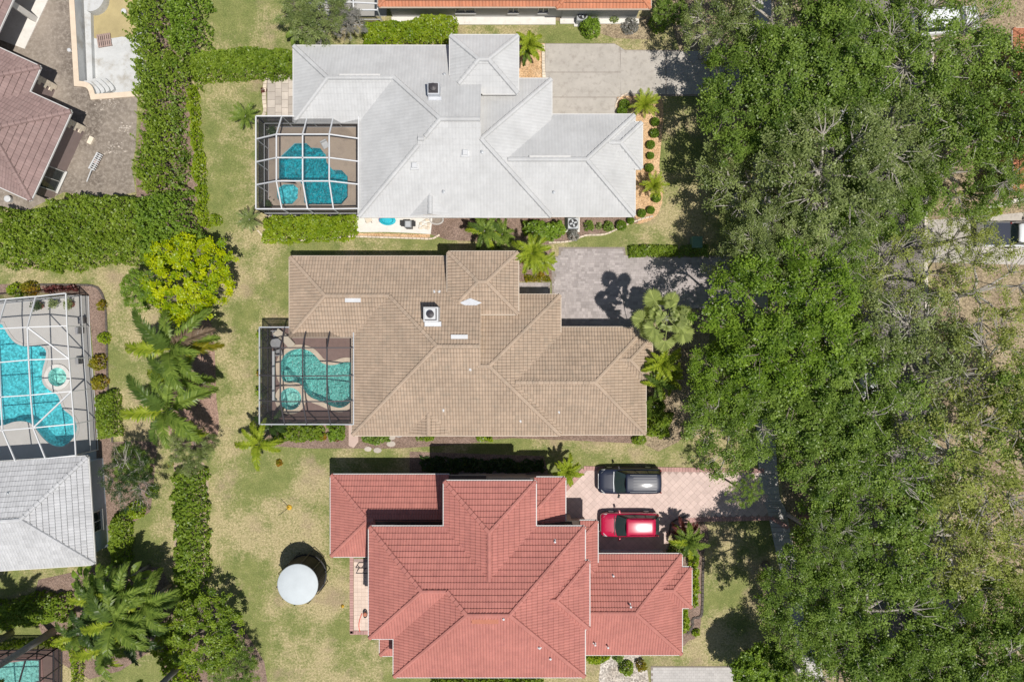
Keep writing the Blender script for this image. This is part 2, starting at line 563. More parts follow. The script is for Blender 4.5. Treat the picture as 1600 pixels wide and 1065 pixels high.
solid('lamp_lens', (0.55, 0.57, 0.58), 0.15, 0, 0.03, 2.0)
solid('red_lens', (0.20, 0.01, 0.01), 0.5, 0, 0.03, 2.0)
solid('bark', (0.21, 0.18, 0.15), 0.95, 0, 0.25, 3.0, 0, 0.1, 0.5)
solid('pale_bark', (0.40, 0.37, 0.33), 0.95, 0, 0.2, 3.0, 0, 0.1, 0.4)
solid('palm_bark', (0.27, 0.26, 0.25), 0.95, 0, 0.15, 6.0, 0, 0.1, 0.4)
solid('wood_grey', (0.34, 0.25, 0.22), 0.9, 0, 0.15, 4.0, 0.1)
solid('canvas_white', (0.50, 0.545, 0.565), 0.7, 0, 0.05, 1.2)
solid('teal_vinyl', (0.03, 0.42, 0.52), 0.4, 0, 0.1, 2.0)
solid('purple_vinyl', (0.22, 0.16, 0.45), 0.4, 0, 0.1, 2.0)
solid('hose_red', (0.62, 0.12, 0.08), 0.5, 0, 0.05, 2.0)
solid('yellow_plastic', (0.65, 0.40, 0.04), 0.5, 0, 0.05, 2.0)
solid('utility_green', (0.13, 0.24, 0.16), 0.6, 0, 0.08, 2.0)
solid('terracotta_pot', (0.42, 0.16, 0.10), 0.8, 0, 0.1, 3.0)
solid('white_stone', (0.66, 0.58, 0.47), 0.9, 0, 0.15, 6.0, 0.12)
solid('fabric_grey', (0.34, 0.34, 0.35), 0.8, 0, 0.08, 3.0)
leafmat('leaf_oak', (0.074, 0.140, 0.018), (0.295, 0.410, 0.078))
leafmat('leaf_bright', (0.085, 0.165, 0.014), (0.300, 0.435, 0.052))
leafmat('leaf_olive', (0.108, 0.155, 0.042), (0.350, 0.415, 0.150))
leafmat('leaf_yellowish', (0.145, 0.185, 0.035), (0.430, 0.475, 0.125))
leafmat('leaf_gold', (0.190, 0.310, 0.004), (0.560, 0.600, 0.006))
leafmat('leaf_hedge', (0.090, 0.165, 0.010), (0.310, 0.410, 0.046))
leafmat('leaf_tallhedge', (0.095, 0.175, 0.014), (0.310, 0.410, 0.052))
leafmat('leaf_lime', (0.120, 0.220, 0.008), (0.370, 0.450, 0.028))
leafmat('leaf_croton', (0.100, 0.130, 0.010), (0.360, 0.300, 0.020), (0.400, 0.150, 0.020))
leafmat('leaf_palm', (0.070, 0.135, 0.016), (0.330, 0.430, 0.085))
leafmat('leaf_palmlime', (0.150, 0.235, 0.014), (0.460, 0.520, 0.055))
leafmat('leaf_palmdeep', (0.040, 0.085, 0.014), (0.170, 0.250, 0.050))
leafmat('leaf_fan', (0.230, 0.290, 0.085), (0.600, 0.660, 0.280))
leafmat('leaf_dead', (0.150, 0.100, 0.065), (0.330, 0.250, 0.180))
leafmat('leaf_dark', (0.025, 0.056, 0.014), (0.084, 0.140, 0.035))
leafmat('leaf_grey', (0.160, 0.170, 0.150), (0.360, 0.340, 0.330))
leafmat('leaf_maroon', (0.100, 0.030, 0.030), (0.250, 0.090, 0.080))

# ------------------------------------------------------------------ foliage
def leaf_arrays(pos, size, tint, bias=0.9, aspect=0.55, r=None, lean=None):
    r = r or rng
    n = len(pos)
    nr = r.normal(size=(n, 3)); nr /= np.linalg.norm(nr, axis=1, keepdims=True) + 1e-9
    nr[:, 2] = np.abs(nr[:, 2]) + bias
    if lean is not None: nr += lean
    nr /= np.linalg.norm(nr, axis=1, keepdims=True)
    a = r.normal(size=(n, 3))
    t = np.cross(nr, a); t /= np.linalg.norm(t, axis=1, keepdims=True) + 1e-9
    b = np.cross(nr, t)
    L = (size * r.uniform(0.7, 1.3, n))[:, None]
    Wd = L * aspect
    V = np.empty((n, 4, 3))
    V[:, 0] = pos - t * L / 2
    V[:, 1] = pos + b * Wd / 2 + nr * L * 0.10
    V[:, 2] = pos + t * L / 2 - nr * L * 0.05
    V[:, 3] = pos - b * Wd / 2 + nr * L * 0.10
    F = np.arange(n * 4).reshape(n, 4)
    return V.reshape(-1, 3), F, np.clip(tint, 0, 1)

def lobes(phi, r, amp=0.2):
    s = np.zeros_like(phi)
    for k in (2, 3, 5, 7):
        s += r.uniform(-1, 1) * np.sin(k * phi + r.uniform(0, 6.28)) / (k ** 0.5)
    return 1 + amp * s

def crown_variant(seed, R=5.0, Hh=2.3, nclump=150, per=130, leaf=0.21, clump=0.75, inner=0.35, amp=0.2):
    """a broad crown of leaf clumps carried on limbs, about the origin; trunk goes down to -1 crown height"""
    r = np.random.default_rng(seed)
    phi = r.uniform(0, 2 * PI, nclump)
    rad = R * np.sqrt(r.uniform(0.0, 1.0, nclump))
    lob = lobes(phi, r, amp)
    rr = rad * lob
    dome = np.sqrt(np.clip(1 - (rad / (R * 1.02)) ** 2, 0, 1))
    zz = Hh * (dome * r.uniform(0.15, 1.0, nclump) - 0.25) + r.normal(0, 0.35, nclump)
    C = np.stack([rr * np.cos(phi), rr * np.sin(phi), zz], 1)
    cs = clump * r.uniform(0.55, 1.35, nclump)
    cnt = np.maximum(8, (per * (cs / clump) ** 2 * r.uniform(0.6, 1.3, nclump)).astype(int))
    idx = np.repeat(np.arange(nclump), cnt)
    n = len(idx)
    # leaves sit in short twig sprays inside each clump
    off = r.normal(size=(n, 3)) * np.array([0.5, 0.5, 0.28])
    pos = C[idx] + off * cs[idx][:, None]
    ctint = r.normal(0.5, 0.22, nclump)
    lean = np.concatenate([r.normal(0, 0.55, (nclump, 2)), np.zeros((nclump, 1))], 1)
    tint = ctint[idx] + r.normal(0, 0.16, n)
    V, F, T = leaf_arrays(pos, leaf, tint, 1.05, 0.62, r, lean[idx] * 1.15)
    leafme = np_mesh('crown', V, F, None, T)
    mb = MB()
    hub = Vector((0, 0, -Hh * 0.9))
    order = r.permutation(nclump)
    limbs = []
    nl = 7
    for i in range(nl):
        a = 2 * PI * i / nl + r.uniform(-0.3, 0.3)
        e = Vector((math.cos(a) * R * 0.5, math.sin(a) * R * 0.5, -Hh * 0.15 + r.uniform(-.3, .4)))
        mid = hub.lerp(e, 0.5) + Vector((r.uniform(-.3, .3), r.uniform(-.3, .3), r.uniform(-0.1, .4)))
        mb.tube([hub, mid, e], [0.15, 0.10, 0.06], 6)
        limbs.append((mid, e))
    for k in order[:min(nclump, 150)]:
        c = Vector(C[k])
        best = min(limbs, key=lambda l: (l[1] - c).length)
        st = best[1] if (best[1] - c).length < (best[0] - c).length else best[0]
        m = st.lerp(c, 0.55) + Vector((r.uniform(-.35, .35), r.uniform(-.35, .35), r.uniform(0, .35)))
        mb.tube([st, m, c + Vector((0, 0, 0.12))], [0.045, 0.032, 0.012], 4, cap=False)
    bo = np_mesh('branches', np.array([tuple(v) for v in mb.v]), mb.f, None, mb.t)
    return leafme, bo, hub

CROWNS = {}
def crown_of(kind):
    if kind in CROWNS: return random.choice(CROWNS[kind])
    spec = {'dense': dict(nclump=310, per=108, leaf=0.175, clump=0.46),
            'medium': dict(nclump=225, per=94, leaf=0.168, clump=0.47, amp=0.24),
            'sparse': dict(nclump=165, per=70, leaf=0.162, clump=0.46, amp=0.28),
            'thin': dict(nclump=140, per=42, leaf=0.16, clump=0.45, amp=0.32),
            'leafy': dict(nclump=210, per=75, leaf=0.27, clump=0.46, Hh=3.0, amp=0.14),
            'clipped': dict(nclump=420, per=90, leaf=0.34, clump=0.50, Hh=4.2, amp=0.04)}[kind]
    CROWNS[kind] = [crown_variant(100 + hash_k(kind) * 10 + i, **spec) for i in range(3 if kind not in ('leafy', 'clipped') else 2)]
    return random.choice(CROWNS[kind])
def hash_k(k): return sum(ord(c) for c in k) % 89

def objmat(o, m):
    o.material_slots[0].link = 'OBJECT'
    o.material_slots[0].material = m

def tree(px, py, zc, R, kind, leaf, label, bark='bark', group=None, name='oak_tree', flat=1.0):
    x, y = P(px, py, zc)
    lm, bm, hub = crown_of(kind)
    s = R / 5.0
    root = thing(name, label, 'tree', (x, y, 0), group)
    rz = random.uniform(0, 2 * PI)
    for (nm, me, mt) in (('crown', lm, M[leaf]), ('branches', bm, M[bark])):
        if len(me.materials) == 0: me.materials.append(mt)
        o = link_mesh(nm, me, root)
        objmat(o, mt)
        o.location = (0, 0, zc)
        o.rotation_euler = (0, 0, rz)
        o.scale = (s, s, s * flat)
    hz = zc + hub.z * s * flat + 0.1
    tb = MB()
    r0 = 0.07 * R
    tb.tube([(x, y, -0.05), (x, y, 0.25), (x + 0.05, y, hz * .5), (x, y, hz)], [r0 * 1.5, r0, r0 * .85, r0 * .75], 9)
    tb.build('trunk', M[bark], root, True)
    return root

def mass_leaves(poly, h, dens=260, leaf=0.19, lump=0.25, edge=0.55, seed=0, rag=0.25, zbase=0.0, tspread=0.2):
    r = np.random.default_rng(seed + 1000)
    xs = [p[0] for p in poly]; ys = [p[1] for p in poly]
    A = abs(sum(poly[i][0] * poly[(i + 1) % len(poly)][1] - poly[(i + 1) % len(poly)][0] * poly[i][1] for i in range(len(poly)))) / 2
    box = (max(xs) - min(xs) + 1) * (max(ys) - min(ys) + 1)
    n = int(dens * box * 1.25)
    x = r.uniform(min(xs) - .5, max(xs) + .5, n); y = r.uniform(min(ys) - .5, max(ys) + .5, n)
    ph = r.uniform(0, 6.28, 8)
    def wob(x, y, f, k): return np.sin(x * f + ph[k] + 1.3 * np.sin(y * f * .7 + ph[k + 1])) * np.cos(y * f * 1.1 + ph[k + 2] + 1.1 * np.sin(x * f * .8))
    d = bdist(x, y, poly); ins = inpoly(x, y, poly)
    ds = np.where(ins, d, -d) + rag * (0.6 * wob(x, y, 2.3, 0) + 0.5 * wob(x, y, 5.1, 3))
    keep = ds > 0
    x, y, ds = x[keep], y[keep], ds[keep]
    n = len(x)
    top = h * np.clip(ds / edge, 0.0, 1) ** 0.35 * 1.0 + lump * (0.7 * wob(x, y, 1.7, 2) + 0.7 * wob(x, y, 4.3, 4) + 0.8 * wob(x, y, 9.3, 1) + 0.6 * wob(x, y, 14.0, 3))
    z = np.maximum(0.05, top - r.exponential(0.13, n))
    side = (ds < 0.22)
    z = np.where(side, r.uniform(0.05, 1, n) * top, z)
    tint = 0.5 + 0.16 * wob(x, y, 3.1, 1) + 0.10 * wob(x, y, 0.8, 5) + r.normal(0, tspread, n)
    pos = np.stack([x, y, z + zbase], 1)
    lean = np.stack([-wob(x, y, 6.0, 2), wob(x, y, 6.0, 4), np.zeros(n)], 1) * 0.6
    return leaf_arrays(pos, leaf, tint, 1.0, 0.6, r, lean * 1.2)

SEED = [0]
def hedge(pts, h, lmat, label, name='hedge', cat='hedge', zref=None, group=None, **k):
    SEED[0] += 1
    poly = pxpoly(pts, h if zref is None else zref)
    cx = sum(p[0] for p in poly) / len(poly); cy = sum(p[1] for p in poly) / len(poly)
    root = thing(name, label, cat, (cx, cy, 0), group)
    V, F, T = mass_leaves(poly, h, seed=SEED[0], **k)
    V = V - np.array([cx, cy, 0])
    link_mesh('foliage', np_mesh('foliage', V, F, M[lmat], T), root)
    # woody stems under the leaves
    mb = MB(); r = np.random.default_rng(SEED[0])
    inner = poly
    xs = [p[0] for p in poly]; ys = [p[1] for p in poly]
    cnt = 0
    while cnt < 14:
        a, b = r.uniform(min(xs), max(xs)), r.uniform(min(ys), max(ys)); cnt += 1
        if inpoly(np.array([a]), np.array([b]), poly)[0] and bdist(np.array([a]), np.array([b]), poly)[0] > 0.2:
            mb.tube([(a, b, -0.03), (a + r.uniform(-.1, .1), b, h * .4), (a + r.uniform(-.2, .2), b + r.uniform(-.2, .2), h * .75)], [.05, .035, .012], 5)
    if not mb.v: mb.tube([(cx, cy, -0.03), (cx, cy, h * .5)], [.03, .015], 5)
    mb.build('stem', M['bark'], root)['kind'] = 'stuff'
    return root

def circ(px, py, r_px, n=12, sx=1.0):
    return [(px + r_px * sx * math.cos(2 * PI * i / n), py + r_px * math.sin(2 * PI * i / n)) for i in range(n)]

def shrub(px, py, rpx, h, lmat, label, cat='shrub', name='shrub', group=None, **k):
    kw = dict(dens=300, leaf=0.16, lump=0.12, edge=0.45, rag=0.14); kw.update(k)
    return hedge(circ(px, py, rpx), h, lmat, label, name, cat, None, group, **kw)

def frond_mesh(L, a0, a1, pairs, ll, wd, droop, seed, twist=0.0, fold=0.35):
    """pinnate frond along +x: arching rachis with leaflets on both sides"""
    r = np.random.default_rng(seed)
    N = 14
    pts = [Vector((0, 0, 0))]
    for i in range(N):
        t = (i + .5) / N
        a = a0 + (a1 - a0) * t ** 1.15
        pts.append(pts[-1] + Vector((math.cos(a), twist * math.sin(t * 2.5), math.sin(a))) * (L / N))
    mb = MB()
    mb.tube(pts, [0.035 * L / 3 * (1 - 0.85 * i / N) + 0.004 for i in range(N + 1)], 4, 0.75, False)
    V = []; F = []; T = []
    for k in range(pairs):
        t = 0.12 + 0.88 * (k + .5) / pairs
        f = t * N; i = min(int(f), N - 1)
        p = pts[i].lerp(pts[i + 1], f - i)
        d = (pts[i + 1] - pts[i]).normalized()
        side0 = Vector((0, 1, 0)); up = d.cross(side0) * -1
        if up.z < 0: up = -up
        env = math.sin(PI * min(1, 0.12 + t * 0.88)) ** 0.6 * 0.9 + 0.12
        for s in (-1, 1):
            ln = ll * env * r.uniform(0.85, 1.12)
            ang = math.radians(62 - 30 * t + r.uniform(-7, 7))
            dirv = d * math.cos(ang) + side0 * (s * math.sin(ang)) + up * (fold * r.uniform(0.4, 1.4) - .1)
            dirv.normalize()
            tipv = (dirv + Vector((0, 0, -droop * r.uniform(.7, 1.3)))).normalized()
            m = p + dirv * ln * 0.5
            e = m + tipv * ln * 0.5
            wv = d * (wd * 0.5)
            b = len(V)
            V += [p - wv * .6, p + wv * .6, m + wv, e, m - wv]
            F += [(b, b + 1, b + 2, b + 4), (b + 4, b + 2, b + 3)]
            tt = 0.5 + r.normal(0, .2)
            T += [tt, tt]
    mb.v += [tuple(v) for v in V]
    n0 = len(mb.v) - len(V)
    mb.f += [tuple(n0 + i for i in f) for f in F]
    mb.t += list(np.clip(T, 0, 1))
    return np_mesh('frond', np.array([tuple(v) for v in mb.v]), mb.f, None, mb.t)

def fan_mesh(pet, R, seed):
    """palmate leaf: petiole and pleated fan whose tips hang"""
    r = np.random.default_rng(seed)
    mb = MB()
    mb.tube([(0, 0, 0), (pet * .5, 0, pet * .12), (pet, 0, pet * .1)], [0.035, 0.025, 0.02], 4, 0.7, False)
    c = Vector((pet, 0, pet * .1))
    ns = 26
    for i in range(ns):
        a0 = math.radians(-128 + 256 * i / ns); a1 = math.radians(-128 + 256 * (i + 1) / ns); am = (a0 + a1) / 2
        ln = R * (0.82 + 0.18 * math.cos(am)) * r.uniform(.92, 1.06)
        def pt(a, q, zz): return c + Vector((math.cos(a) * q, math.sin(a) * q, zz - 0.35 * abs(math.sin(a)) * q * .35))
        b = [c, pt(a0, ln * .78, -0.02), pt(am, ln * .78, 0.07), pt(a1, ln * .78, -0.02), pt(am + r.uniform(-.05, .05), ln, -0.16 * R * r.uniform(.3, 1.2))]
        mb.add(b, [(0, 1, 2), (0, 2, 3), (1, 4, 2), (2, 4, 3)], float(np.clip(r.normal(.5, .2), 0, 1)))
    return np_mesh('frond', np.array([tuple(v) for v in mb.v]), mb.f, None, mb.t)

FRONDS = {}
def frond_set(kind):
    if kind in FRONDS: return FRONDS[kind]
    if kind == 'queen':
        s = [frond_mesh(2.9, 0.95, -0.8, 44, 0.62, 0.12, 0.8, i, 0.16 * (i - 1), 0.55) for i in range(3)] + [frond_mesh(3.1, 0.75, -1.0, 44, 0.58, 0.12, 0.95, 9, 0.22, 0.55)]
    elif kind == 'foxtail':
        s = [frond_mesh(2.2, 1.1, -0.7, 34, 0.48, 0.09, 0.35, 20 + i, 0.05, 0.6) for i in range(3)]
    elif kind == 'cycad':
        s = [frond_mesh(1.3, 0.9, -0.35, 26, 0.28, 0.045, 0.15, 30 + i) for i in range(3)]
    elif kind == 'areca':
        s = [frond_mesh(2.4, 1.15, -0.8, 34, 0.48, 0.13, 0.7, 40 + i, 0.25 * (i - 1), 0.55) for i in range(3)]
    elif kind == 'fan':
        s = [fan_mesh(1.35, 0.92, 50), fan_mesh(1.0, 0.85, 51), fan_mesh(1.6, 0.95, 52)]
    elif kind == 'smallfan':
        s = [fan_mesh(0.55, 0.5, 60 + i) for i in range(2)]
    elif kind == 'strap':      # broad paddle leaves
        s = []
        for i in range(3):
            r = np.random.default_rng(70 + i); mb = MB()
            N = 8; L = 1.9
            pts = []; p = Vector((0, 0, 0)); a = 1.2
            for k in range(N + 1):
                pts.append(p.copy()); p += Vector((math.cos(a), 0, math.sin(a))) * (L / N); a -= 0.26
            prev = None
            for k, q in enumerate(pts):
                t = k / N
                w = 0.03 + 0.27 * max(0, math.sin(PI * max(0, (t - .3)) / .7)) ** .8 if t > .3 else 0.03
                row = [q + Vector((0, -w, w * .35)), q, q + Vector((0, w, w * .35))]
                if prev: mb.add(prev + row, [(0, 1, 4, 3), (1, 2, 5, 4)], float(np.clip(r.normal(.5, .15), 0, 1)))
                prev = row
            s.append(np_mesh('frond', np.array([tuple(v) for v in mb.v]), mb.f, None, mb.t))
    FRONDS[kind] = s
    return s

def palm(px, py, zc, n, scale, kind, leaf, label, trunk_r=0.12, base=None, dead=0, deadaz=(), group=None, name='palm_tree', cat='palm tree', tilt=(-0.25, 0.75), yellow=None, zpix=None):
    x, y = P(px, py, zc if zpix is None else zpix)
    bx, by = (x, y) if base is None else base
    root = thing(name, label, cat, (bx, by, 0), group)
    ms = frond_set(kind)
    for i in range(n):
        me = ms[i % len(ms)]
        if len(me.materials) == 0: me.materials.append(M[leaf])
        o = link_mesh('frond', me, root)
        isdead = i >= n - dead
        mt = M['leaf_dead'] if isdead else M[leaf]
        if leaf == 'leaf_palm' and not isdead and kind in ('queen', 'areca') and i % 3: mt = M[('leaf_palmdeep', 'leaf_palmlime')[(i // 3) % 2] if i % 3 == 1 else 'leaf_palm']
        if yellow is not None and i in yellow: mt = M['leaf_croton']
        objmat(o, mt)
        u = i / max(1, n - 1)
        az = i * 2.39996 + (random.uniform(-.5, .5) if kind == 'fan' else random.uniform(-.3, .3))
        pitch = tilt[1] + (tilt[0] - tilt[1]) * (1 - u) + random.uniform(-.12, .12)   # young fronds stand, old ones hang
        if isdead:
            pitch = 0.12
            if deadaz: az = deadaz[n - 1 - i]
        o.rotation_euler = (0, pitch, az)
        s = scale * random.uniform(.85, 1.12) * ((.42 + .62 * u) if kind == 'fan' else 1)
        o.scale = (s, s, s)
        o.location = (x - bx, y - by, zc)
    tb = MB()
    pts = [(bx, by, -0.05), (bx + (x - bx) * .25, by + (y - by) * .25, zc * .35), (bx + (x - bx) * .7, by + (y - by) * .7, zc * .75), (x, y, zc + 0.05)]
    tb.tube(pts, [trunk_r * 1.3, trunk_r, trunk_r * .9, trunk_r * .95], 9)
    tb.build('trunk', M['palm_bark'], root, True)
    return root

# ------------------------------------------------------------------ roofs and houses
class Hip:
    def __init__(s, x0, y0, x1, y1, z, slope=0.45, gables='', over=0.55):
        s.x0, s.x1 = min(x0, x1), max(x0, x1); s.y0, s.y1 = min(y0, y1), max(y0, y1)
        s.z, s.s, s.over = z, slope, over
        s.sides = [k for k in 'snwe' if k not in gables]
        s.gables = gables
    def dist(s, k, x, y):
        return {'s': y - s.y0, 'n': s.y1 - y, 'w': x - s.x0, 'e': s.x1 - x}[k]
    def h(s, x, y):
        x = np.asarray(x, float); y = np.asarray(y, float)
        d = np.min([s.dist(k, x, y) for k in s.sides], axis=0)
        ins = (x >= s.x0) & (x <= s.x1) & (y >= s.y0) & (y <= s.y1)
        return np.where(ins, s.z + s.s * d, -1e3)
    def facet(s, k):
        poly = [(s.x0, s.y0), (s.x1, s.y0), (s.x1, s.y1), (s.x0, s.y1)]
        for j in s.sides:
            if j == k: continue
            poly = clip(poly, lambda p: s.dist(j, *p) - s.dist(k, *p))
        return poly

def clip(poly, fn):
    out = []
    n = len(poly)
    for i in range(n):
        a, b = poly[i], poly[(i + 1) % n]
        fa, fb = fn(a[:2]), fn(b[:2])
        if fa >= -1e-9: out.append(a)
        if (fa > 1e-9 and fb < -1e-9) or (fa < -1e-9 and fb > 1e-9):
            t = fa / (fa - fb)
            out.append(tuple(a[q] + (b[q] - a[q]) * t for q in range(len(a))))
    return out

class House:
    def __init__(s, name, label, hips, tile, wall, trim, tw=0.21, ex=0.36, barrel=0.035, step=0.03, origin=(0, 0), ang=0.0, capr=0.13, gap=0.03):
        s.hips, s.o, s.a = hips, origin, ang
        s.ca, s.sa = math.cos(ang), math.sin(ang)
        xs = [h.x0 for h in hips] + [h.x1 for h in hips]; ys = [h.y0 for h in hips] + [h.y1 for h in hips]
        c = s.tw_(((min(xs) + max(xs)) / 2, (min(ys) + max(ys)) / 2, 0))
        s.root = thing(name, label, 'house', c)
        s.build(tile, wall, trim, tw, ex, barrel, step, capr, gap)
    def tw_(s, p):
        return (s.o[0] + p[0] * s.ca - p[1] * s.sa, s.o[1] + p[0] * s.sa + p[1] * s.ca, p[2])
    def loc(s, p):
        u, v = p[0] - s.o[0], p[1] - s.o[1]
        return (u * s.ca + v * s.sa, -u * s.sa + v * s.ca)
    def top(s, x, y):
        """roof height at a world point"""
        u, v = s.loc((x, y))
        return max(float(h.h(u, v)) for h in s.hips)
    def on_roof(s, px, py):
        z = 4.0
        for _ in range(12):
            x, y = P(px, py, z)
            t = s.top(x, y)
            if t < 0: break
            z = t
        return (*P(px, py, z), z)
    def world(s, V):
        V = np.asarray(V, float)
        out = V.copy()
        out[:, 0] = s.o[0] + V[:, 0] * s.ca - V[:, 1] * s.sa
        out[:, 1] = s.o[1] + V[:, 0] * s.sa + V[:, 1] * s.ca
        return out
    def hidden(s, i, x, y, z):
        hid = np.zeros(np.shape(x), bool)
        for j, o in enumerate(s.hips):
            if j == i: continue
            hj = o.h(x, y)
            hid |= (hj > z + 0.02) | ((np.abs(hj - z) <= 0.02) & (j < i))
        return hid
    def build(s, tile, wall, trim, tw, ex, barrel, step, capr, gap):
        kinds = []
        sh = MB(); wl = MB(); gt = MB(); cp = MB()
        TV = []; TT = []; nv = 0; extraV = []; extraF = []; extraT = []
        r = np.random.default_rng(int(abs(s.hips[0].x0) * 100))
        for i, h in enumerate(s.hips):
            e = 0.004 * i
            x0, x1, y0, y1 = h.x0 + e, h.x1 - e, h.y0 + e, h.y1 - e
            # closed sheathing
            b = h.z - 0.20 + 0.003 * i
            cz = lambda p: h.z + h.s * min(h.dist(k, *p) for k in h.sides)
            vs = []; fs = []
            for k in h.sides:
                poly = h.facet(k)
                bi = len(vs)
                vs += [(min(max(p[0], x0), x1), min(max(p[1], y0), y1), cz(p) - 0.012 - e) for p in poly]
                fs.append(tuple(range(bi, bi + len(poly))))
            sh.add([s.tw_(v) for v in vs], fs); kinds += [0] * len(fs)
            rect = [(x0, y0), (x1, y0), (x1, y1), (x0, y1)]
            for k, (a, c) in zip('senw', ((0, 1), (1, 2), (2, 3), (3, 0))):
                pa, pc = rect[a], rect[c]
                if k in h.gables:
                    mid = ((pa[0] + pc[0]) / 2, (pa[1] + pc[1]) / 2)
                    q = [(*pa, b), (*pc, b), (*pc, h.z - .012 - e), (*mid, cz(mid) - 0.012 - e), (*pa, h.z - .012 - e)]
                    wl.add([s.tw_(v) for v in q], [(0, 1, 2, 3, 4)])
                else:
                    q = [(*pa, b), (*pc, b), (*pc, h.z - .012 - e), (*pa, h.z - .012 - e)]
                    sh.add([s.tw_(v) for v in q], [(0, 1, 2, 3)]); kinds.append(1)
            sh.add([s.tw_((*p, b)) for p in rect], [(3, 2, 1, 0)]); kinds.append(1)
            o = h.over + e
            w = [(x0 + o, y0 + o), (x1 - o, y0 + o), (x1 - o, y1 - o), (x0 + o, y1 - o)]
            vs = [s.tw_((*p, -0.1)) for p in w] + [s.tw_((*p, b + 0.01)) for p in w]
            wl.add(vs, [(0, 1, 5, 4), (1, 2, 6, 5), (2, 3, 7, 6), (3, 0, 4, 7)])
            # tiles
            cosp = 1 / math.sqrt(1 + h.s * h.s)
            pe = ex * cosp
            for k in h.sides:
                poly = h.facet(k)
                if len(poly) < 3: continue
                ax = 0 if k in 'sn' else 1
                us = [p[ax] for p in poly]; dmax = max(h.dist(k, *p) for p in poly)
                nr = int(math.ceil(dmax / pe)); c0 = int(math.floor(min(us) / tw)); c1 = int(math.ceil(max(us) / tw))
                rows, cols = np.meshgrid(np.arange(nr), np.arange(c0, c1), indexing='ij')
                rows = rows.ravel(); cols = cols.ravel()
                ttile = np.clip(r.normal(0.5, 0.24, len(rows)), 0, 1)
                prof_t = [0, 0.28, 0.5, 0.72, 1.0]; prof_h = [0, barrel * .8, barrel, barrel * .8, 0]
                def xy(u, d):
                    if k == 's': return u, h.y0 + d
                    if k == 'n': return u, h.y1 - d
                    if k == 'w': return h.x0 + d, u
                    return h.x1 - d, u
                for q in range(4):
                    ua = (cols + prof_t[q]) * tw; ub = (cols + prof_t[q + 1]) * tw
                    d0 = rows * pe - np.where(rows == 0, 0.04, 0.0); d1 = (rows + 1) * pe - gap
                    quad = []
                    for (u, d, hh) in ((ua, d0, prof_h[q] + step), (ub, d0, prof_h[q + 1] + step), (ub, d1, prof_h[q + 1]), (ua, d1, prof_h[q])):
                        X, Y = xy(u, d)
                        Z = h.z + h.s * d + 0.012 + hh + 0.003 * i
                        quad.append(np.stack([X, Y, Z], 1))
                    Q = np.stack(quad, 1)                       # n,4,3
                    if k in 'nw': Q = Q[:, ::-1]
                    X, Y = Q[:, :, 0], Q[:, :, 1]
                    m = np.full(X.shape, 1e9)
                    for j in h.sides:
                        if j != k: m = np.minimum(m, h.dist(j, X, Y) - h.dist(k, X, Y))
                    for j in h.gables: m = np.minimum(m, h.dist(j, X, Y) + 0.05)
                    full = (m >= -1e-6).all(1); part = (~full) & (m > 0).any(1)
                    cx, cy = X.mean(1), Y.mean(1)
                    hid = s.hidden(i, cx, cy, h.z + h.s * h.dist(k, cx, cy))
                    under = np.zeros(hid.shape, bool)      # wholly below another roof
                    zc4 = h.z + h.s * h.dist(k, X, Y)
                    for j_, o_ in enumerate(s.hips):
                        if j_ != i: under |= (o_.h(X, Y) > zc4 + 0.02).all(1)
                    tie = np.zeros(hid.shape, bool)        # the same plane shared with an earlier roof
                    for j_, o_ in enumerate(s.hips):
                        if j_ < i: tie |= (np.abs(o_.h(X, Y) - zc4) <= 0.02).all(1)
                    hid = hid & (under | tie)
                    fl = full & ~hid
                    TV.append(Q[fl]); TT.append(ttile[fl])
                    # risers at the lower end of every tile
                    lo = Q[fl]
                    ia, ib = ((3, 2) if k in 'nw' else (0, 1))
                    A, B = lo[:, ia], lo[:, ib]
                    A2, B2 = A.copy(), B.copy()
                    A2[:, 2] -= step + 0.008; B2[:, 2] -= step + 0.008
                    TV.append(np.stack([A2, B2, B, A], 1)); TT.append(ttile[fl])
                    for n_ in np.nonzero(part & ~hid)[0]:
                        pl = [tuple(p) for p in Q[n_]]
                        for j in h.sides:
                            if j != k: pl = clip(pl, lambda p: h.dist(j, *p) - h.dist(k, *p))
                        for j in h.gables: pl = clip(pl, lambda p: h.dist(j, *p) + 0.05)
                        if len(pl) >= 3:
                            b_ = len(extraV); extraV += pl
                            extraF.append(tuple(range(b_, b_ + len(pl)))); extraT.append(ttile[n_])
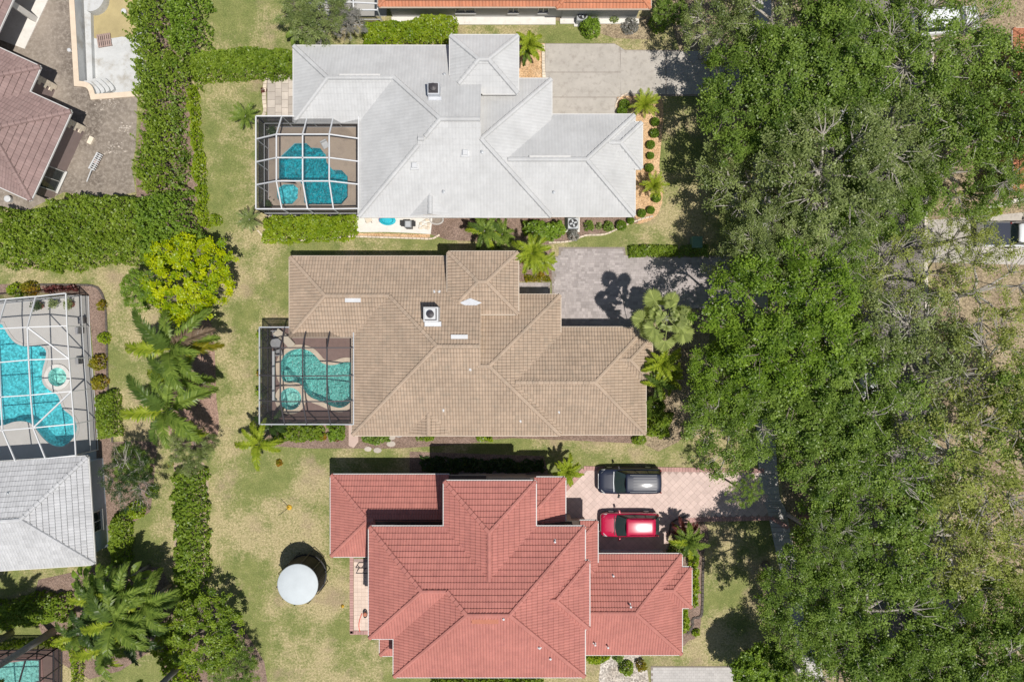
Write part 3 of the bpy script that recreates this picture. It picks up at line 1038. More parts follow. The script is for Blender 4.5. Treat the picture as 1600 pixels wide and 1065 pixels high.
                # cap tiles on hips and ridges
                for q in range(len(poly)):
                    a, c = poly[q], poly[(q + 1) % len(poly)]
                    for j in h.sides:
                        if 'snwe'.index(j) <= 'snwe'.index(k): continue
                        if abs(h.dist(j, *a) - h.dist(k, *a)) < 1e-5 and abs(h.dist(j, *c) - h.dist(k, *c)) < 1e-5:
                            za, zc = cz(a), cz(c)
                            A, B = (Vector((*a, za)), Vector((*c, zc))) if za <= zc else (Vector((*c, zc)), Vector((*a, za)))
                            ln = (B - A).length
                            nn = max(1, int(ln / 0.40))
                            d = (B - A) / nn
                            side = Vector((d.y, -d.x, 0)).normalized()
                            for t in range(nn):
                                p = A + d * t; mid = p + d * .5
                                if any(float(o_.h(mid.x, mid.y)) > mid.z - 0.02 for j_, o_ in enumerate(s.hips) if j_ != i): continue
                                pts = []
                                for (f, up, rr) in ((-.06, .055, 1.08), (1.0, 0.02, .95)):
                                    for an in (0, 45, 90, 135, 180):
                                        q_ = p + d * f + side * (math.cos(math.radians(an)) * capr * rr) + Vector((0, 0, math.sin(math.radians(an)) * capr * .75 * rr + up - h.s * capr * (0.7 if an in (0, 180) else 0) * .6))
                                        pts.append(s.tw_(q_))
                                fs = [(z, z + 1, z + 6, z + 5) for z in range(4)] + [(4, 3, 2, 1, 0)]
                                cp.add(pts, fs, float(np.clip(r.normal(.55, .2), 0, 1)))
            # gutters along every eave that shows
            for k in h.sides:
                n_ = max(2, int(((h.x1 - h.x0) if k in 'sn' else (h.y1 - h.y0)) / 0.25))
                run = None
                off = 0.055
                def pt(t):
                    if k == 's': return (h.x0 + (h.x1 - h.x0) * t, h.y0 - off)
                    if k == 'n': return (h.x0 + (h.x1 - h.x0) * t, h.y1 + off)
                    if k == 'w': return (h.x0 - off, h.y0 + (h.y1 - h.y0) * t)
                    return (h.x1 + off, h.y0 + (h.y1 - h.y0) * t)
                for t in range(n_ + 1):
                    vis = False
                    if t < n_:
                        q = pt((t + .5) / n_)
                        vis = not any(float(o.h(*q)) > h.z - 0.12 for j, o in enumerate(s.hips) if j != i)
                    if vis and run is None: run = t
                    if not vis and run is not None:
                        A, B = pt(run / n_), pt(t / n_)
                        za = h.z - 0.04 + 0.002 * i
                        gt.bar(s.tw_((*A, za)), s.tw_((*B, za)), 0.11, 0.11)
                        run = None
        s.roof = sh.build('roof', M['underlay'], s.root)
        s.roof.data.materials.append(M[trim])
        s.roof.data.polygons.foreach_set('material_index', kinds)
        wl.build('wall', M[wall], s.root)
        if gt.v: gt.build('gutter', M[trim], s.roof)
        Q = np.concatenate(TV); T = np.concatenate(TT)
        V = s.world(Q.reshape(-1, 3))
        org = np.array(ORG[s.root.name])
        me = np_mesh('roof_tile', V - org, np.arange(len(V)).reshape(-1, 4), M[tile], T)
        o = link_mesh('roof_tile', me, s.roof); o['kind'] = 'stuff'
        if extraV:
            V = s.world(np.array(extraV))
            me = np_mesh('cut_tile', V - org, extraF, M[tile], extraT)
            o = link_mesh('cut_tile', me, s.roof); o['kind'] = 'stuff'
        o = cp.build('ridge_cap', M[tile], s.roof); o['kind'] = 'stuff'
    def vent(s, px, py, kind='pipe', mat='white_plastic', hgt=0.35):
        x, y, z = s.on_roof(px, py)
        mb = MB()
        if kind == 'pipe':
            mb.lathe((x, y, z - 0.1), [(0.05, 0), (0.05, hgt), (0.075, hgt), (0.075, hgt + 0.08), (0.03, hgt + .1)], 10)
            mb.lathe((x, y, z - 0.02), [(0.16, 0.0), (0.15, 0.05), (0.06, 0.09)], 10)
            mb.build('vent_pipe', M[mat], s.roof)
        else:
            mb.box((x, y, z + 0.12), (0.42, 0.42, 0.3), 0, .5, 0.06)
            mb.box((x, y, z + 0.02), (0.6, 0.6, 0.1))
            mb.build('roof_vent', M[mat], s.roof)
    def skylight(s, px, py, w, mat='white_plastic'):
        x, y, z = s.on_roof(px, py)
        mb = MB()
        mb.bar((x - w / 2, y, z + 0.06), (x + w / 2, y, z + 0.06), 0.30, 0.18)
        mb.build('ridge_vent', M[mat], s.roof)
    def chimney(s, px, py, zt, w, mat, cap):
        x, y = P(px, py, zt)
        zb = s.top(x, y) - 0.6
        ch = MB(); ch.box((x, y, (zt + zb) / 2), (w, w, zt - zb), 0, .5, 0.03)
        c = ch.build('chimney', M[mat], s.roof)
        k = MB()
        k.box((x, y, zt + 0.015), (w * .80, w * .80, 0.05))
        kk = MB(); kk.box((x - w * .03, y + w * .03, zt + 0.06), (w * .72, w * .72, 0.08)); kk.build('chimney_plate', M[mat if mat != 'flashing' else cap], s.roof)
        k.lathe((x, y, zt + 0.10), [(0.20, 0), (0.20, .18), (0.27, .18), (0.27, .22), (.05, .3)], 14)
        k.build('chimney_cap', M[cap], s.roof)
        f = MB(); z = s.top(x, y - w * .8)
        f.box((x + .05, y - w * .62, z + 0.05), (w * 1.15, w * .35, 0.10), 0, .5, 0.03)
        f.build('flashing', M['flashing'], s.roof)
    def window(s, p, w, hh, face, frame='trim_white', door=False):
        """window on a wall: p = world centre, face = outward unit xy"""
        fx, fy = face
        tx, ty = -fy, fx
        mb = MB()
        t = 0.07
        x, y, z = p
        for (du, dz, sw, sz) in ((0, hh / 2, w, t), (0, -hh / 2, w, t), (-w / 2, 0, t, hh), (w / 2, 0, t, hh), (0, 0, t * .7, hh - t)):
            c = (x + tx * du + fx * .03, y + ty * du + fy * .03, z + dz)
            mb.box(c, (max(sw * abs(tx), .09) if abs(tx) > .5 else .09, max(sw * abs(ty), .09) if abs(ty) > .5 else .09, sz) if abs(tx) in (0, 1) else (sw, .09, sz), 0 if abs(tx) in (0, 1) else math.atan2(ty, tx))
        f = mb.build('garage_door' if door else 'window', M[frame], s.root)
        g = MB()
        a = (x - tx * (w / 2 - t / 2), y - ty * (w / 2 - t / 2)); b = (x + tx * (w / 2 - t / 2), y + ty * (w / 2 - t / 2))
        g.bar((a[0] + fx * .015, a[1] + fy * .015, z), (b[0] + fx * .015, b[1] + fy * .015, z), 0.02, hh - t)
        g.build('door_panel' if door else 'pane', M['trim_white' if door else 'glass'], f)
        if not door:
            sl = MB(); c = (x + fx * .09, y + fy * .09, z - hh / 2 - .06)
            sl.bar((c[0] - tx * w * .55, c[1] - ty * w * .55, c[2]), (c[0] + tx * w * .55, c[1] + ty * w * .55, c[2]), 0.18, 0.07)
            sl.build('sill', M[frame], f)

def R(px0, py0, px1, py1, z, **k):
    """hip roof from the two opposite eave corners measured in the photograph"""
    a = P(px0, py0, z); b = P(px1, py1, z)
    return Hip(a[0], a[1], b[0], b[1], z, **k)

# ================================================================== GROUND AND PAVING
def zpts(s, ox, oy, pts): return [(ox + a / s, oy + b / s) for a, b in pts]

white_pool = zpts(5.325, 380, 160, [(320,445),(430,342),(530,342),(565,378),(640,382),(690,440),(695,500),(745,562),(820,565),(872,620),(872,790),(820,850),(535,852),(510,835),(505,700),(470,655),(300,640),(300,470)])
white_spa = zpts(5.325, 380, 160, [(285,720),(335,684),(420,682),(460,720),(455,800),(410,848),(320,848),(285,790)])
tan_pool = smooth_poly(zpts(5.322, 390, 490, [(262,400),(300,335),(370,297),(440,292),(510,315),(560,360),(600,405),(660,425),(720,422),(775,403),(830,400),(850,420),(852,560),(850,690),(828,745),(765,780),(690,768),(600,728),(510,692),(462,640),(435,590),(390,570),(300,568),(266,520),(258,450)]), 3)
tan_spa = circ(454.8, 622.5, 17.3, 28)
left_pool = smooth_poly([(-45,508),(0,506),(6.3,510.3),(14.1,523),(25.4,535.6),(42.3,541.3),(64,540.5),(73,548),(72,562),(68,576),(67,594),(74,606),(91.5,617.6),(98.6,637),(112.7,649),(120.4,661.7),(119.7,675.8),(112.7,687),(101.4,695.5),(90.1,696.9),(78.9,692.7),(67.6,682.8),(56.3,668.7),(47.9,660.3),(35.2,657.5),(21.1,658.9),(0,664.5),(-45,660),(-70,585)], 3)
left_spa = circ(91.5, 588.5, 14.5, 26)
dry_pool = [(117.5,-60),(117.5,0),(125,127.6),(130,128)] + smooth_poly([(134,128.6),(141,131.5),(146.5,138),(149.6,147.9)], 4, False) + [(218,142.8),(228,120),(214,-60)]
corner_pool = [(-60,1042),(38,1031),(62,1029),(66,1090),(-60,1095)]
holes = [pxpoly(p) for p in (white_pool, white_spa, tan_pool, tan_spa, left_pool, left_spa, dry_pool, corner_pool)]
ground = sheet('lawn', [(-160, -160), (160, -160), (160, 160), (-160, 160)], 0.0, M['lawn_grass'], holes)

BEDN = [0]
def bed(name, pts, mat, z, smooth=0, hs=()):
    BEDN[0] += 1; z = 0.003 + 0.0004 * BEDN[0]
    pts = smooth_poly(pts, smooth) if smooth else pts
    return sheet(name, pxpoly(pts), z, M[mat], [pxpoly(h) for h in hs])

# soil and mulch beds
bed('bare_soil', [(-60,-60),(112,-60),(112,0),(120,134),(138,138),(143,152),(215,148),(214,180),(212,230),(206,262),(212,300),(160,312),(100,300),(40,330),(-60,320)], 'bare_soil', 0.004)
bed('soil_verge', [(236,-60),(300,-60),(308,60),(300,118),(310,240),(316,330),(326,346),(322,366),(300,385),(214,330),(222,180),(236,150)], 'dark_mulch', 0.007, 2)
bed('mulch_bed_palms', [(300,490),(330,505),(336,560),(338,620),(342,660),(335,690),(300,700),(270,690),(262,640),(280,560)], 'red_mulch', 0.004, 3)
bed('mulch_bed_hedge', [(275,720),(318,722),(326,760),(322,820),(320,880),(324,930),(300,960),(275,950),(272,740)], 'dry_soil', 0.004, 2)
bed('mulch_bed_pool_left', [(-40,446),(60,444),(140,444),(158,452),(164,470),(166,520),(168,600),(172,680),(180,690),(240,690),(242,730),(236,790),(225,805),(160,830),(140,720),(138,470),(-40,466)], 'dark_mulch', 0.004, 2)
bed('orange_mulch_front', [(992,175),(962,172),(964,152),(980,143),(1030,146),(1036,190),(1030,260),(1036,300),(1028,335),(1000,350),(970,345),(985,338)], 'orange_mulch', 0.004, 2)
bed('mulch_bed_white_south', [(672,334),(990,334),(998,348),(970,352),(945,364),(915,367),(885,378),(858,382),(845,382),(840,376),(760,378),(700,375),(672,366)], 'dark_mulch', 0.008, 1)
bed('orange_mulch_entry', [(806,66),(851,68),(851,128),(806,128)], 'orange_mulch', 0.004)
bed('mulch_bed_tan_entry', [(806,392),(862,388),(862,438),(858,440),(806,440)], 'dark_mulch', 0.004)
bed('mulch_bed_tan_south', [(424,660),(560,660),(700,668),(1000,668),(1040,674),(1046,684),(1020,692),(985,692),(800,684),(760,690),(700,695),(620,700),(545,700),(424,696)], 'dark_mulch', 0.004, 2)
bed('mulch_bed_tan_front', [(1000,500),(1100,480),(1105,560),(1090,640),(1060,690),(1000,690)], 'leaf_litter', 0.006, 2)
bed('mulch_bed_red_front', [(1072,800),(1098,812),(1108,840),(1098,870),(1096,950),(1092,990),(1076,1000),(1060,1000),(1060,860),(1050,840)], 'dark_mulch', 0.006, 2)
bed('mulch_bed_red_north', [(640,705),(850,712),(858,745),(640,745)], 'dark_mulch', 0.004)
bed('stone_bed_corner', [(940,1022),(985,1016),(1006,1030),(1014,1065),(1014,1100),(945,1100)], 'river_stone', 0.006, 2)
bed('mulch_bed_north', [(712,22),(1016,26),(1016,62),(960,60),(900,40),(860,30),(712,28)], 'leaf_litter', 0.004, 1)
bed('leaf_litter', [(1050,-60),(1225,-60),(1215,80),(1065,90),(1050,40)], 'leaf_litter', 0.005, 1)
bed('street_verge', [(1215,-80),(1300,-80),(1292,300),(1288,400),(1296,700),(1318,870),(1380,1140),(1310,1140),(1245,890),(1222,770),(1208,400)], 'leaf_litter', 0.003, 1)
bed('far_verge', [(1462,-80),(1620,-80),(1620,1140),(1560,1140),(1500,890),(1470,700),(1450,300)], 'leaf_litter', 0.003, 1)
bed('palm_bed_corner', [(60,905),(250,885),(262,960),(230,1020),(140,1060),(70,1000)], 'dark_mulch', 0.004, 2)
bed('mulch_bed_corner_tree', [(262,960),(330,930),(380,980),(420,1080),(262,1080)], 'dark_mulch', 0.006, 2)

# street, kerbs and sidewalk
road_w = [(1302,-100),(1290,300),(1288,430),(1300,760),(1330,890),(1392,1160)]
road_e = [(1462,-100),(1448,300),(1446,430),(1458,760),(1488,890),(1550,1160)]
rw = smooth_poly(road_w, 6, False); re_ = smooth_poly(road_e, 6, False)
struct('road', MB().prism(pxpoly(rw + re_[::-1]), -0.3, 0.010), M['asphalt'])
for side in (rw, re_):
    k = MB()
    for a, b in zip(side[:-1], side[1:]):
        pa, pb = P(*a), P(*b)
        k.bar((*pa, 0.045), (*pb, 0.045), 0.28, 0.11)
    struct('kerb', k, M['kerb_concrete'])
walk = smooth_poly([(1196,-90),(1190,300),(1190,430),(1200,740),(1214,800),(1231,880),(1280,1090)], 8, False)
wk = []
tot = 0
sw_root = struct('sidewalk', MB().prism(pxpoly([(a - 14, b) for a, b in walk] + [(a + 14, b) for a, b in walk[::-1]]), -0.2, 0.012), M['joint_sand'])
slab = 0
for a, b in zip(walk[:-1], walk[1:]):
    n = max(1, int(abs(b[1] - a[1]) / 29))
    for i in range(n):
        t0, t1 = i / n, (i + 1) / n
        q0 = (a[0] + (b[0] - a[0]) * t0, a[1] + (b[1] - a[1]) * t0); q1 = (a[0] + (b[0] - a[0]) * t1, a[1] + (b[1] - a[1]) * t1)
        pl = [(q0[0] - 14.5, q0[1] + .3), (q0[0] + 14.5, q0[1] + .3), (q1[0] + 14.5, q1[1] - .3), (q1[0] - 14.5, q1[1] - .3)]
        MB().prism(pxpoly(pl), 0.0, 0.035 + random.uniform(0, .01), random.random(), False).build('slab', M['sidewalk_concrete'], sw_root)

def slabs(name, polys, mat, z=0.03, base=None):
    """poured concrete in slabs with open joints"""
    root = None
    allp = base
    b = MB().prism(pxpoly(allp), -0.2, 0.006)
    root = struct(name, b, M['joint_sand'])
    for pl in polys:
        w = offset_poly(pxpoly(pl), -0.010)
        MB().prism(w, 0.0, z + random.uniform(0, 0.008), random.random(), False).build('slab', M[mat], root)
    return root

def paving(name, poly, mat, pl, pw, ang=0.0, z=0.035, gap=0.014, bond=0.5, jit=0.006, base='joint_sand', lattice=False, zb=0.006):
    """individual pavers with open joints, one mesh, over a sand bed"""
    root = struct(name, MB().prism(poly, -0.15, zb), M[base])
    r = np.random.default_rng(int(abs(poly[0][0]) * 1000) % 9999)
    ca, sa = math.cos(ang), math.sin(ang)
    U = [(x * ca + y * sa, -x * sa + y * ca) for x, y in poly]
    u0, u1 = min(p[0] for p in U), max(p[0] for p in U); v0, v1 = min(p[1] for p in U), max(p[1] for p in U)
    VS = []; TS = []
    row = 0
    v = v0
    while v < v1:
        h = pw * (random.choice((1, 1, 1.5)) if lattice else 1)
        u = u0 - (bond * pl if row % 2 else 0) - (r.uniform(0, pl) if lattice else 0)
        while u < u1:
            l = pl * (random.choice((1, 1.5, .7)) if lattice else 1)
            VS.append((u + gap / 2, v + gap / 2, u + l - gap / 2, v + h - gap / 2)); TS.append(np.clip(r.normal(.5, .28), 0, 1))
            u += l
        v += h; row += 1
    A = np.array(VS); T = np.array(TS)
    q = np.stack([A[:, [0, 1]], A[:, [2, 1]], A[:, [2, 3]], A[:, [0, 3]]], 1)
    X = q[:, :, 0] * ca - q[:, :, 1] * sa; Y = q[:, :, 0] * sa + q[:, :, 1] * ca
    ok = inpoly(X.mean(1), Y.mean(1), poly) & (inpoly(X, Y, poly).sum(1) >= 3)
    X, Y, T = X[ok], Y[ok], T[ok]
    n = len(X)
    Z = np.repeat((z + r.uniform(0, jit, n))[:, None], 4, 1)
    V = np.zeros((n, 8, 3))
    V[:, :4, 0] = X; V[:, :4, 1] = Y; V[:, :4, 2] = zb - 0.002
    V[:, 4:, 0] = X; V[:, 4:, 1] = Y; V[:, 4:, 2] = Z
    idx = np.array([[4, 5, 6, 7], [0, 1, 5, 4], [1, 2, 6, 5], [2, 3, 7, 6], [3, 0, 4, 7]])
    F = (np.arange(n)[:, None, None] * 8 + idx[None]).reshape(-1, 4)
    pm = np_mesh('paver', V.reshape(-1, 3), F, M[mat], np.repeat(T, 5))
    pm.polygons.foreach_set('use_smooth', np.zeros(len(pm.polygons), dtype=bool))
    o = link_mesh('paver', pm, root)
    o['kind'] = 'stuff'
    return root

# concrete driveway of the white-roofed house
slabs('driveway', [
    [(852,69),(960,69),(968,73),(970,113),(852,113)], [(852,113.5),(970,113.5),(970,152),(852,152)],
    [(852,152.5),(963,152.5),(962,180),(945,200),(852,200)],
    [(969,74),(976,79),(1040,80),(1040,148),(978,146),(970,150)],
    [(1041,80),(1110,80),(1110,148),(1041,148)], [(1111,80),(1182,80),(1182,150),(1111,148)], [(1210,80),(1292,80),(1292,150),(1210,150)]],
    'concrete', 0.03, [(851,68),(960,68),(976,78),(1292,79),(1292,151),(965,150),(962,182),(945,200),(851,200)])
# paver driveway of the tan house
paving('driveway', pxpoly([(873,386),(976,386),(978,399),(1185,400),(1185,478),(1010,486),(1010,530),(862,530),(862,400),(873,400)]), 'mixed_paver', 0.25, 0.17, 0.0, 0.035, 0.010, 0.5, 0.005, 'joint_sand', True, zb=0.026)
paving('walkway', pxpoly([(806,441),(860,441),(860,470),(806,470)]), 'mixed_paver', 0.30, 0.22, 0, 0.035, 0.012, 0.5, 0.012, 'joint_sand', True)
slabs('driveway_apron', [[(1210,400),(1250,400),(1250,478),(1210,478)], [(1251,400),(1287,400),(1287,478),(1251,478)]], 'sidewalk_concrete', 0.03, [(1209,399),(1288,399),(1288,479),(1209,479)])
# pink paver driveway of the red-roofed house
paving('driveway', pxpoly([(914,734),(1194,738),(1204,806),(1092,808),(1060,812),(1044,832),(1046,880),(860,880),(860,790)]), 'pink_paver', 0.40, 0.40, PI / 4, 0.036, 0.016, 0.0, 0.002, 'pink_sand', zb=0.030)
brd = MB()
for a, b in (((912,731),(1194,735)), ((1092,811),(1204,809)), ((862,788),(912,733)), ((1042,836),(1062,813)), ((1062,813),(1092,811))):
    pa, pb = Vector(P(*a)), Vector(P(*b)); d = pb - pa; n = int(d.length / 0.22)
    for i in range(n):
        q0 = pa + d * (i + .04) / n; q1 = pa + d * (i + .96) / n
        brd.bar((*q0, 0.03), (*q1, 0.03), 0.34, 0.05, random.random())
struct('driveway_border', brd, M['rose_paver'])
# patio behind the red house
paving('patio', pxpoly([(553,872),(606,872),(606,984),(553,984)]), 'cream_paver', 0.3, 0.3, 0, 0.04, 0.010, 0.0, 0.003, 'pink_sand', zb=0.03)
brd = MB()
for a, b in (((549.5,870),(549.5,989)), ((547,987.5),(606,987.5))):
    pa, pb = Vector(P(*a)), Vector(P(*b)); d = pb - pa; n = int(d.length / 0.2)
    for i in range(n):
        brd.bar((*(pa + d * (i + .04) / n), 0.025), (*(pa + d * (i + .96) / n), 0.025), 0.30, 0.05, random.random())
struct('patio_border', brd, M['rose_paver'])
paving('driveway', pxpoly([(1017,1040),(1150,1040),(1232,1044),(1232,1120),(1017,1120)]), 'sidewalk_concrete', 0.32, 0.22, 0, 0.035, 0.008, 0.5, 0.002, 'joint_sand', zb=0.03)
# stepping slabs beside the white house
sp = struct('garden_path', MB().prism(pxpoly([(417,118),(470,118),(470,190),(417,190)]), -0.1, 0.008), M['joint_sand'])
yy = 119
for c, x0 in enumerate((418.5, 430.5, 440.5, 451)):
    x1 = (430, 440, 450.5, 470)[c]
    y = 119 - (c % 2) * 5
    while y < 189:
        hgt = 12.5
        if min(y + hgt, 189) - max(y, 119) > 3:
            MB().prism(pxpoly([(x0, max(y, 119)), (x1, max(y, 119)), (x1, min(y + hgt - .6, 189)), (x0, min(y + hgt - .6, 189))]), 0, 0.04 + random.uniform(0, .012), random.random(), False).build('slab', M['stone_paver'], sp)
        y += hgt
# pale terrace south of the white house
struct('side_terrace', MB().prism(pxpoly([(555,338),(676,338),(673,366),(640,364),(600,362.5),(555,363)]), -0.1, 0.05), M['white_concrete'])
bed('planting_strip', [(553,364),(672,366),(672,371),(640,372),(553,369)], 'orange_mulch', 0.006)
struct('stepping_path', MB().prism(pxpoly([(545,658),(559,658),(560,690),(553,699),(545,696)]), -0.05, 0.03), M['stucco_pink'])
for i, (a, b, rr) in enumerate([(575,701,5),(590,703,5.5),(611,693,6),(612,683,5),(604,672,4)]):
    o = MB().lathe((*P(a, b), -0.02), [(rr * .052, 0), (rr * .05, .06), (rr * .04, .07)], 8, random.random(), 1.2, .8).build('stepping_stone', M['stone_paver'])
    tag(o, ['pale stepping stone farthest from the tan wall', 'pale stepping stone in the worn grass south of the tan house', 'larger pale stepping stone nearest the grey cover', 'pale stepping stone in the mulch by the tan wall', 'small pale stepping stone tucked against the tan wall'][i], 'stepping stone', 'stepping stones south of the tan house')
# concrete across the street
slabs('driveway', [[(1450,344),(1530,338),(1530,412),(1450,410)], [(1531,338),(1640,328),(1640,415),(1531,412)]], 'concrete', 0.03, [(1449,343),(1640,327),(1640,416),(1449,411)])
bed('far_path', [(1545,322),(1640,296),(1640,302),(1545,328)], 'white_concrete', 0.006)
# terrace by the building site
struct('terrace', MB().prism(pxpoly([(-60,-30),(82,-30),(76,0),(39,77),(-60,40)]), -0.1, 0.06), M['white_concrete'])

# edging
def edging(name, pts, mat, w=0.14, h=0.12, seg=0.32, smooth=4):
    pl = smooth_poly(pts, smooth, False) if smooth else pts
    mb = MB(); carry = 0.0
    W = [Vector(P(*p)) for p in pl]
    pos = []
    for a, b in zip(W[:-1], W[1:]):
        L = (b - a).length
        if L < 1e-6: continue
        t = carry
        while t < L:
            pos.append((a.lerp(b, t / L), (b - a).normalized())); t += seg
        carry = t - L
    for p, d in pos:
        mb.box((p.x, p.y, h / 2 - 0.01), (seg * .93, w * random.uniform(.85, 1.1), h * random.uniform(.85, 1.1)), math.atan2(d.y, d.x), random.random(), 0.02)
    return struct(name, mb, M[mat])
edging('bed_edging', [(405,362),(420,372),(470,376),(545,370),(600,371),(650,372.5),(674,373),(685,368)], 'curb_stone')
edging('bed_edging', [(860,379),(890,377),(915,368),(945,366),(972,354),(1000,343),(1020,338)], 'curb_stone')
edging('bed_edging', [(416,116),(413,150),(414,176),(404,190)], 'curb_stone', 0.3)
edging('bed_edging', [(963,178),(962,165),(968,153),(978,147)], 'curb_stone', 0.12)
edging('bed_edging', [(60,444.5),(128,445),(150,448),(160,460),(165,480),(167,520),(168,580),(170,620),(174,660),(176,690)], 'dark_edging', 0.16, 0.10)
edging('bed_edging', [(1099,872),(1098,900),(1097,950),(1094,962),(1082,966),(1082,976),(1074,990)], 'dark_edging', 0.2, 0.10)
edging('bed_edging', [(1046,832),(1050,815),(1070,806)], 'dark_edging', 0.12)
edging('bed_edging', [(849,72),(849,100),(850,127)], 'white_stone', 0.25, 0.14, 0.22, 0)

# ================================================================== POOLS
def pool(label, outline, depth, water, plaster, coping, wz=-0.05, cw=0.32, parts=(), name='swimming_pool', cat='pool', cop_mat_tint=0.5, cz=0.10):
    W = pxpoly(outline)
    cx = sum(p[0] for p in W) / len(W); cy = sum(p[1] for p in W) / len(W)
    root = thing(name, label, cat, (cx, cy, 0))
    b = MB()
    n = len(W)
    area = sum(W[i][0] * W[(i + 1) % n][1] - W[(i + 1) % n][0] * W[i][1] for i in range(n))
    vs = [(*p, cz - 0.02) for p in W] + [(*p, -depth) for p in W]
    fs = []
    for i in range(n):
        j = (i + 1) % n
        fs.append((j, i, i + n, j + n) if area > 0 else (i, j, j + n, i + n))
    b.add(vs, fs)
    tri = tessellate_polygon([[Vector((*p, 0)) for p in W]])
    fl = []
    for (i, j, k) in tri:
        s = (W[j][0] - W[i][0]) * (W[k][1] - W[i][1]) - (W[k][0] - W[i][0]) * (W[j][1] - W[i][1])
        fl.append((i, j, k) if s > 0 else (k, j, i))
    b.add([(*p, -depth) for p in W], fl)
    b.build('basin', M[plaster], root)
    if water:
        MB().add([(*p, wz) for p in offset_poly(W, -0.004)], fl).build('water', M[water], root)
    if coping and not isinstance(coping, tuple):
        o = offset_poly(W, cw)
        c = MB()
        vs = [(*p, cz) for p in W] + [(*p, cz) for p in o] + [(*p, 0.0) for p in o]
        fs = []
        for i in range(n):
            j = (i + 1) % n
            fs.append((i, i + n, j + n, j)); fs.append((i + n, i + 2 * n, j + 2 * n, j + n))
        if area < 0: fs = [tuple(reversed(f)) for f in fs]
        # stones: one tint per segment
        c.v = vs; c.f = [f if area > 0 else f for f in fs]; c.t = [random.random() for _ in fs]
        c.f = [tuple(reversed(f)) for f in c.f]
        c.build('coping', M[coping], root)
    return root

wp = pool('angular turquoise pool under the white framed screen cage', white_pool, 1.35, 'water_blue', 'plaster_pool', 'beige_deck', cw=0.25)
pool('small octagonal spa beside the angular turquoise pool', white_spa, 0.75, 'water_aqua', 'plaster_pool', 'beige_deck', cw=0.22, name='spa_pool', cat='spa')
tp = pool('kidney shaped teal pool under the dark bronze cage', tan_pool, 1.35, 'water_teal', 'plaster_pool', 'cream_coping', cw=0.34)
ts = pool('round raised spa beside the kidney shaped teal pool', tan_spa, 0.8, 'water_spa', 'plaster_pool', 'cream_coping', cw=0.34, wz=0.02, name='spa_pool', cat='spa', cz=0.2)
lp = pool('long curving turquoise pool under the rotated white cage', left_pool, 1.3, 'water_aqua', 'plaster_pool', 'grey_deck', cw=0.2)
pool('round spa set in a pale ring beside the long curving pool', left_spa, 0.6, 'water_spa', 'plaster_bright', 'white_concrete', cw=0.28, name='spa_pool', cat='spa', cz=0.18, wz=0.06)
pool('turquoise pool corner on brick paving by the tall palms', corner_pool, 1.0, 'water_spa', 'plaster_pool', 'rose_paver', cw=0.25)
# shelves and steps inside the pools
MB().prism(pxpoly([(50,556),(71,556),(67,576),(66.5,594),(74,606.5),(82,611),(52,614)]), -1.3, -0.22).build('sun_shelf', M['plaster_bright'], lp)
MB().prism(pxpoly(zpts(5.322, 390, 490, [(270,470),(300,470),(340,520),(360,565),(300,564),(270,520)])), -1.35, -0.35).build('sun_shelf', M['plaster_pool'], tp)
MB().prism(pxpoly(zpts(5.322, 390, 490, [(730,432),(775,408),(828,404),(846,422),(848,480),(790,470)])), -1.35, -0.40).build('sun_shelf', M['plaster_pool'], tp)
MB().prism(pxpoly(zpts(5.325, 380, 160, [(385,396),(432,346),(526,346),(560,380),(566,398)])), -1.35, -0.40).build('sun_shelf', M['plaster_pool'], wp)
MB().prism(pxpoly(circ(454.8, 622.5, 8.5, 18)), -0.8, -0.55).build('spa_floor_drain', M['plaster_bright'], ts)

# decks
sheet('pool_deck', pxpoly([(416,196),(580,196),(580,339),(416,339)]), 0.05, M['beige_deck'], [pxpoly(white_pool), pxpoly(white_spa)])
sheet('pool_deck', pxpoly([(423,509),(580,509),(580,659),(423,659)]), 0.05, M['brick_deck'], [pxpoly(tan_pool), pxpoly(tan_spa)])
sheet('pool_deck', pxpoly([(-90,470),(139,462),(143,560),(151,700),(152,740),(-90,760)]), 0.05, M['grey_deck'], [pxpoly(left_pool), pxpoly(left_spa)])
sheet('pool_deck', pxpoly([(-90,1018),(92,1012),(98,1110),(-90,1110)]), 0.05, M['brick_deck'], [pxpoly(corner_pool)])

# the drained pool on the building site
dp = pool('drained plaster pool shell with a brown puddle and cream coping', dry_pool, 1.15, None, 'plaster_dry', 'cream_coping', cw=0.42, cz=0.12)
stp = []
for i in range(4):
    rr = 0.95 - i * 0.24
    base = zpts(5.917, 0, 0, [(740,757),(800,768),(868,832),(884,872)])
    c0 = base
    off = (i + 1) * 26
    arc = smooth_poly([(q[0] + off / 5.917 * 1.1, q[1] - off / 5.917 * 0.8) for q in base], 5, False)
    pl = smooth_poly(base, 5, False) + arc[::-1]
    MB().prism(offset_poly(pxpoly(pl), -0.01), -1.15 + 0.003 * i, -0.18 - 0.22 * i).build('pool_step', M['plaster_dry'], dp)
MB().prism(pxpoly([(119.5,-58),(127,126),(136,128.5),(133.5,60),(131,-58)]), -1.149, -0.75).build('bench', M['plaster_dry'], dp)
pw = MB(); 
pw.prism(pxpoly(smooth_poly([(130,-55),(133,10),(136,40),(143,58),(165,60),(190,57),(212,50),(211,-55)], 3), -1.1), -1.2, -1.142)
pw.build('puddle', M['puddle_bed'], dp)
MB().prism(pxpoly(smooth_poly([(126,4),(135,14),(150,8),(158,-10),(150,-40),(130,-40)], 3)), -1.14, -0.4).build('pool_step', M['plaster_dry'], dp)

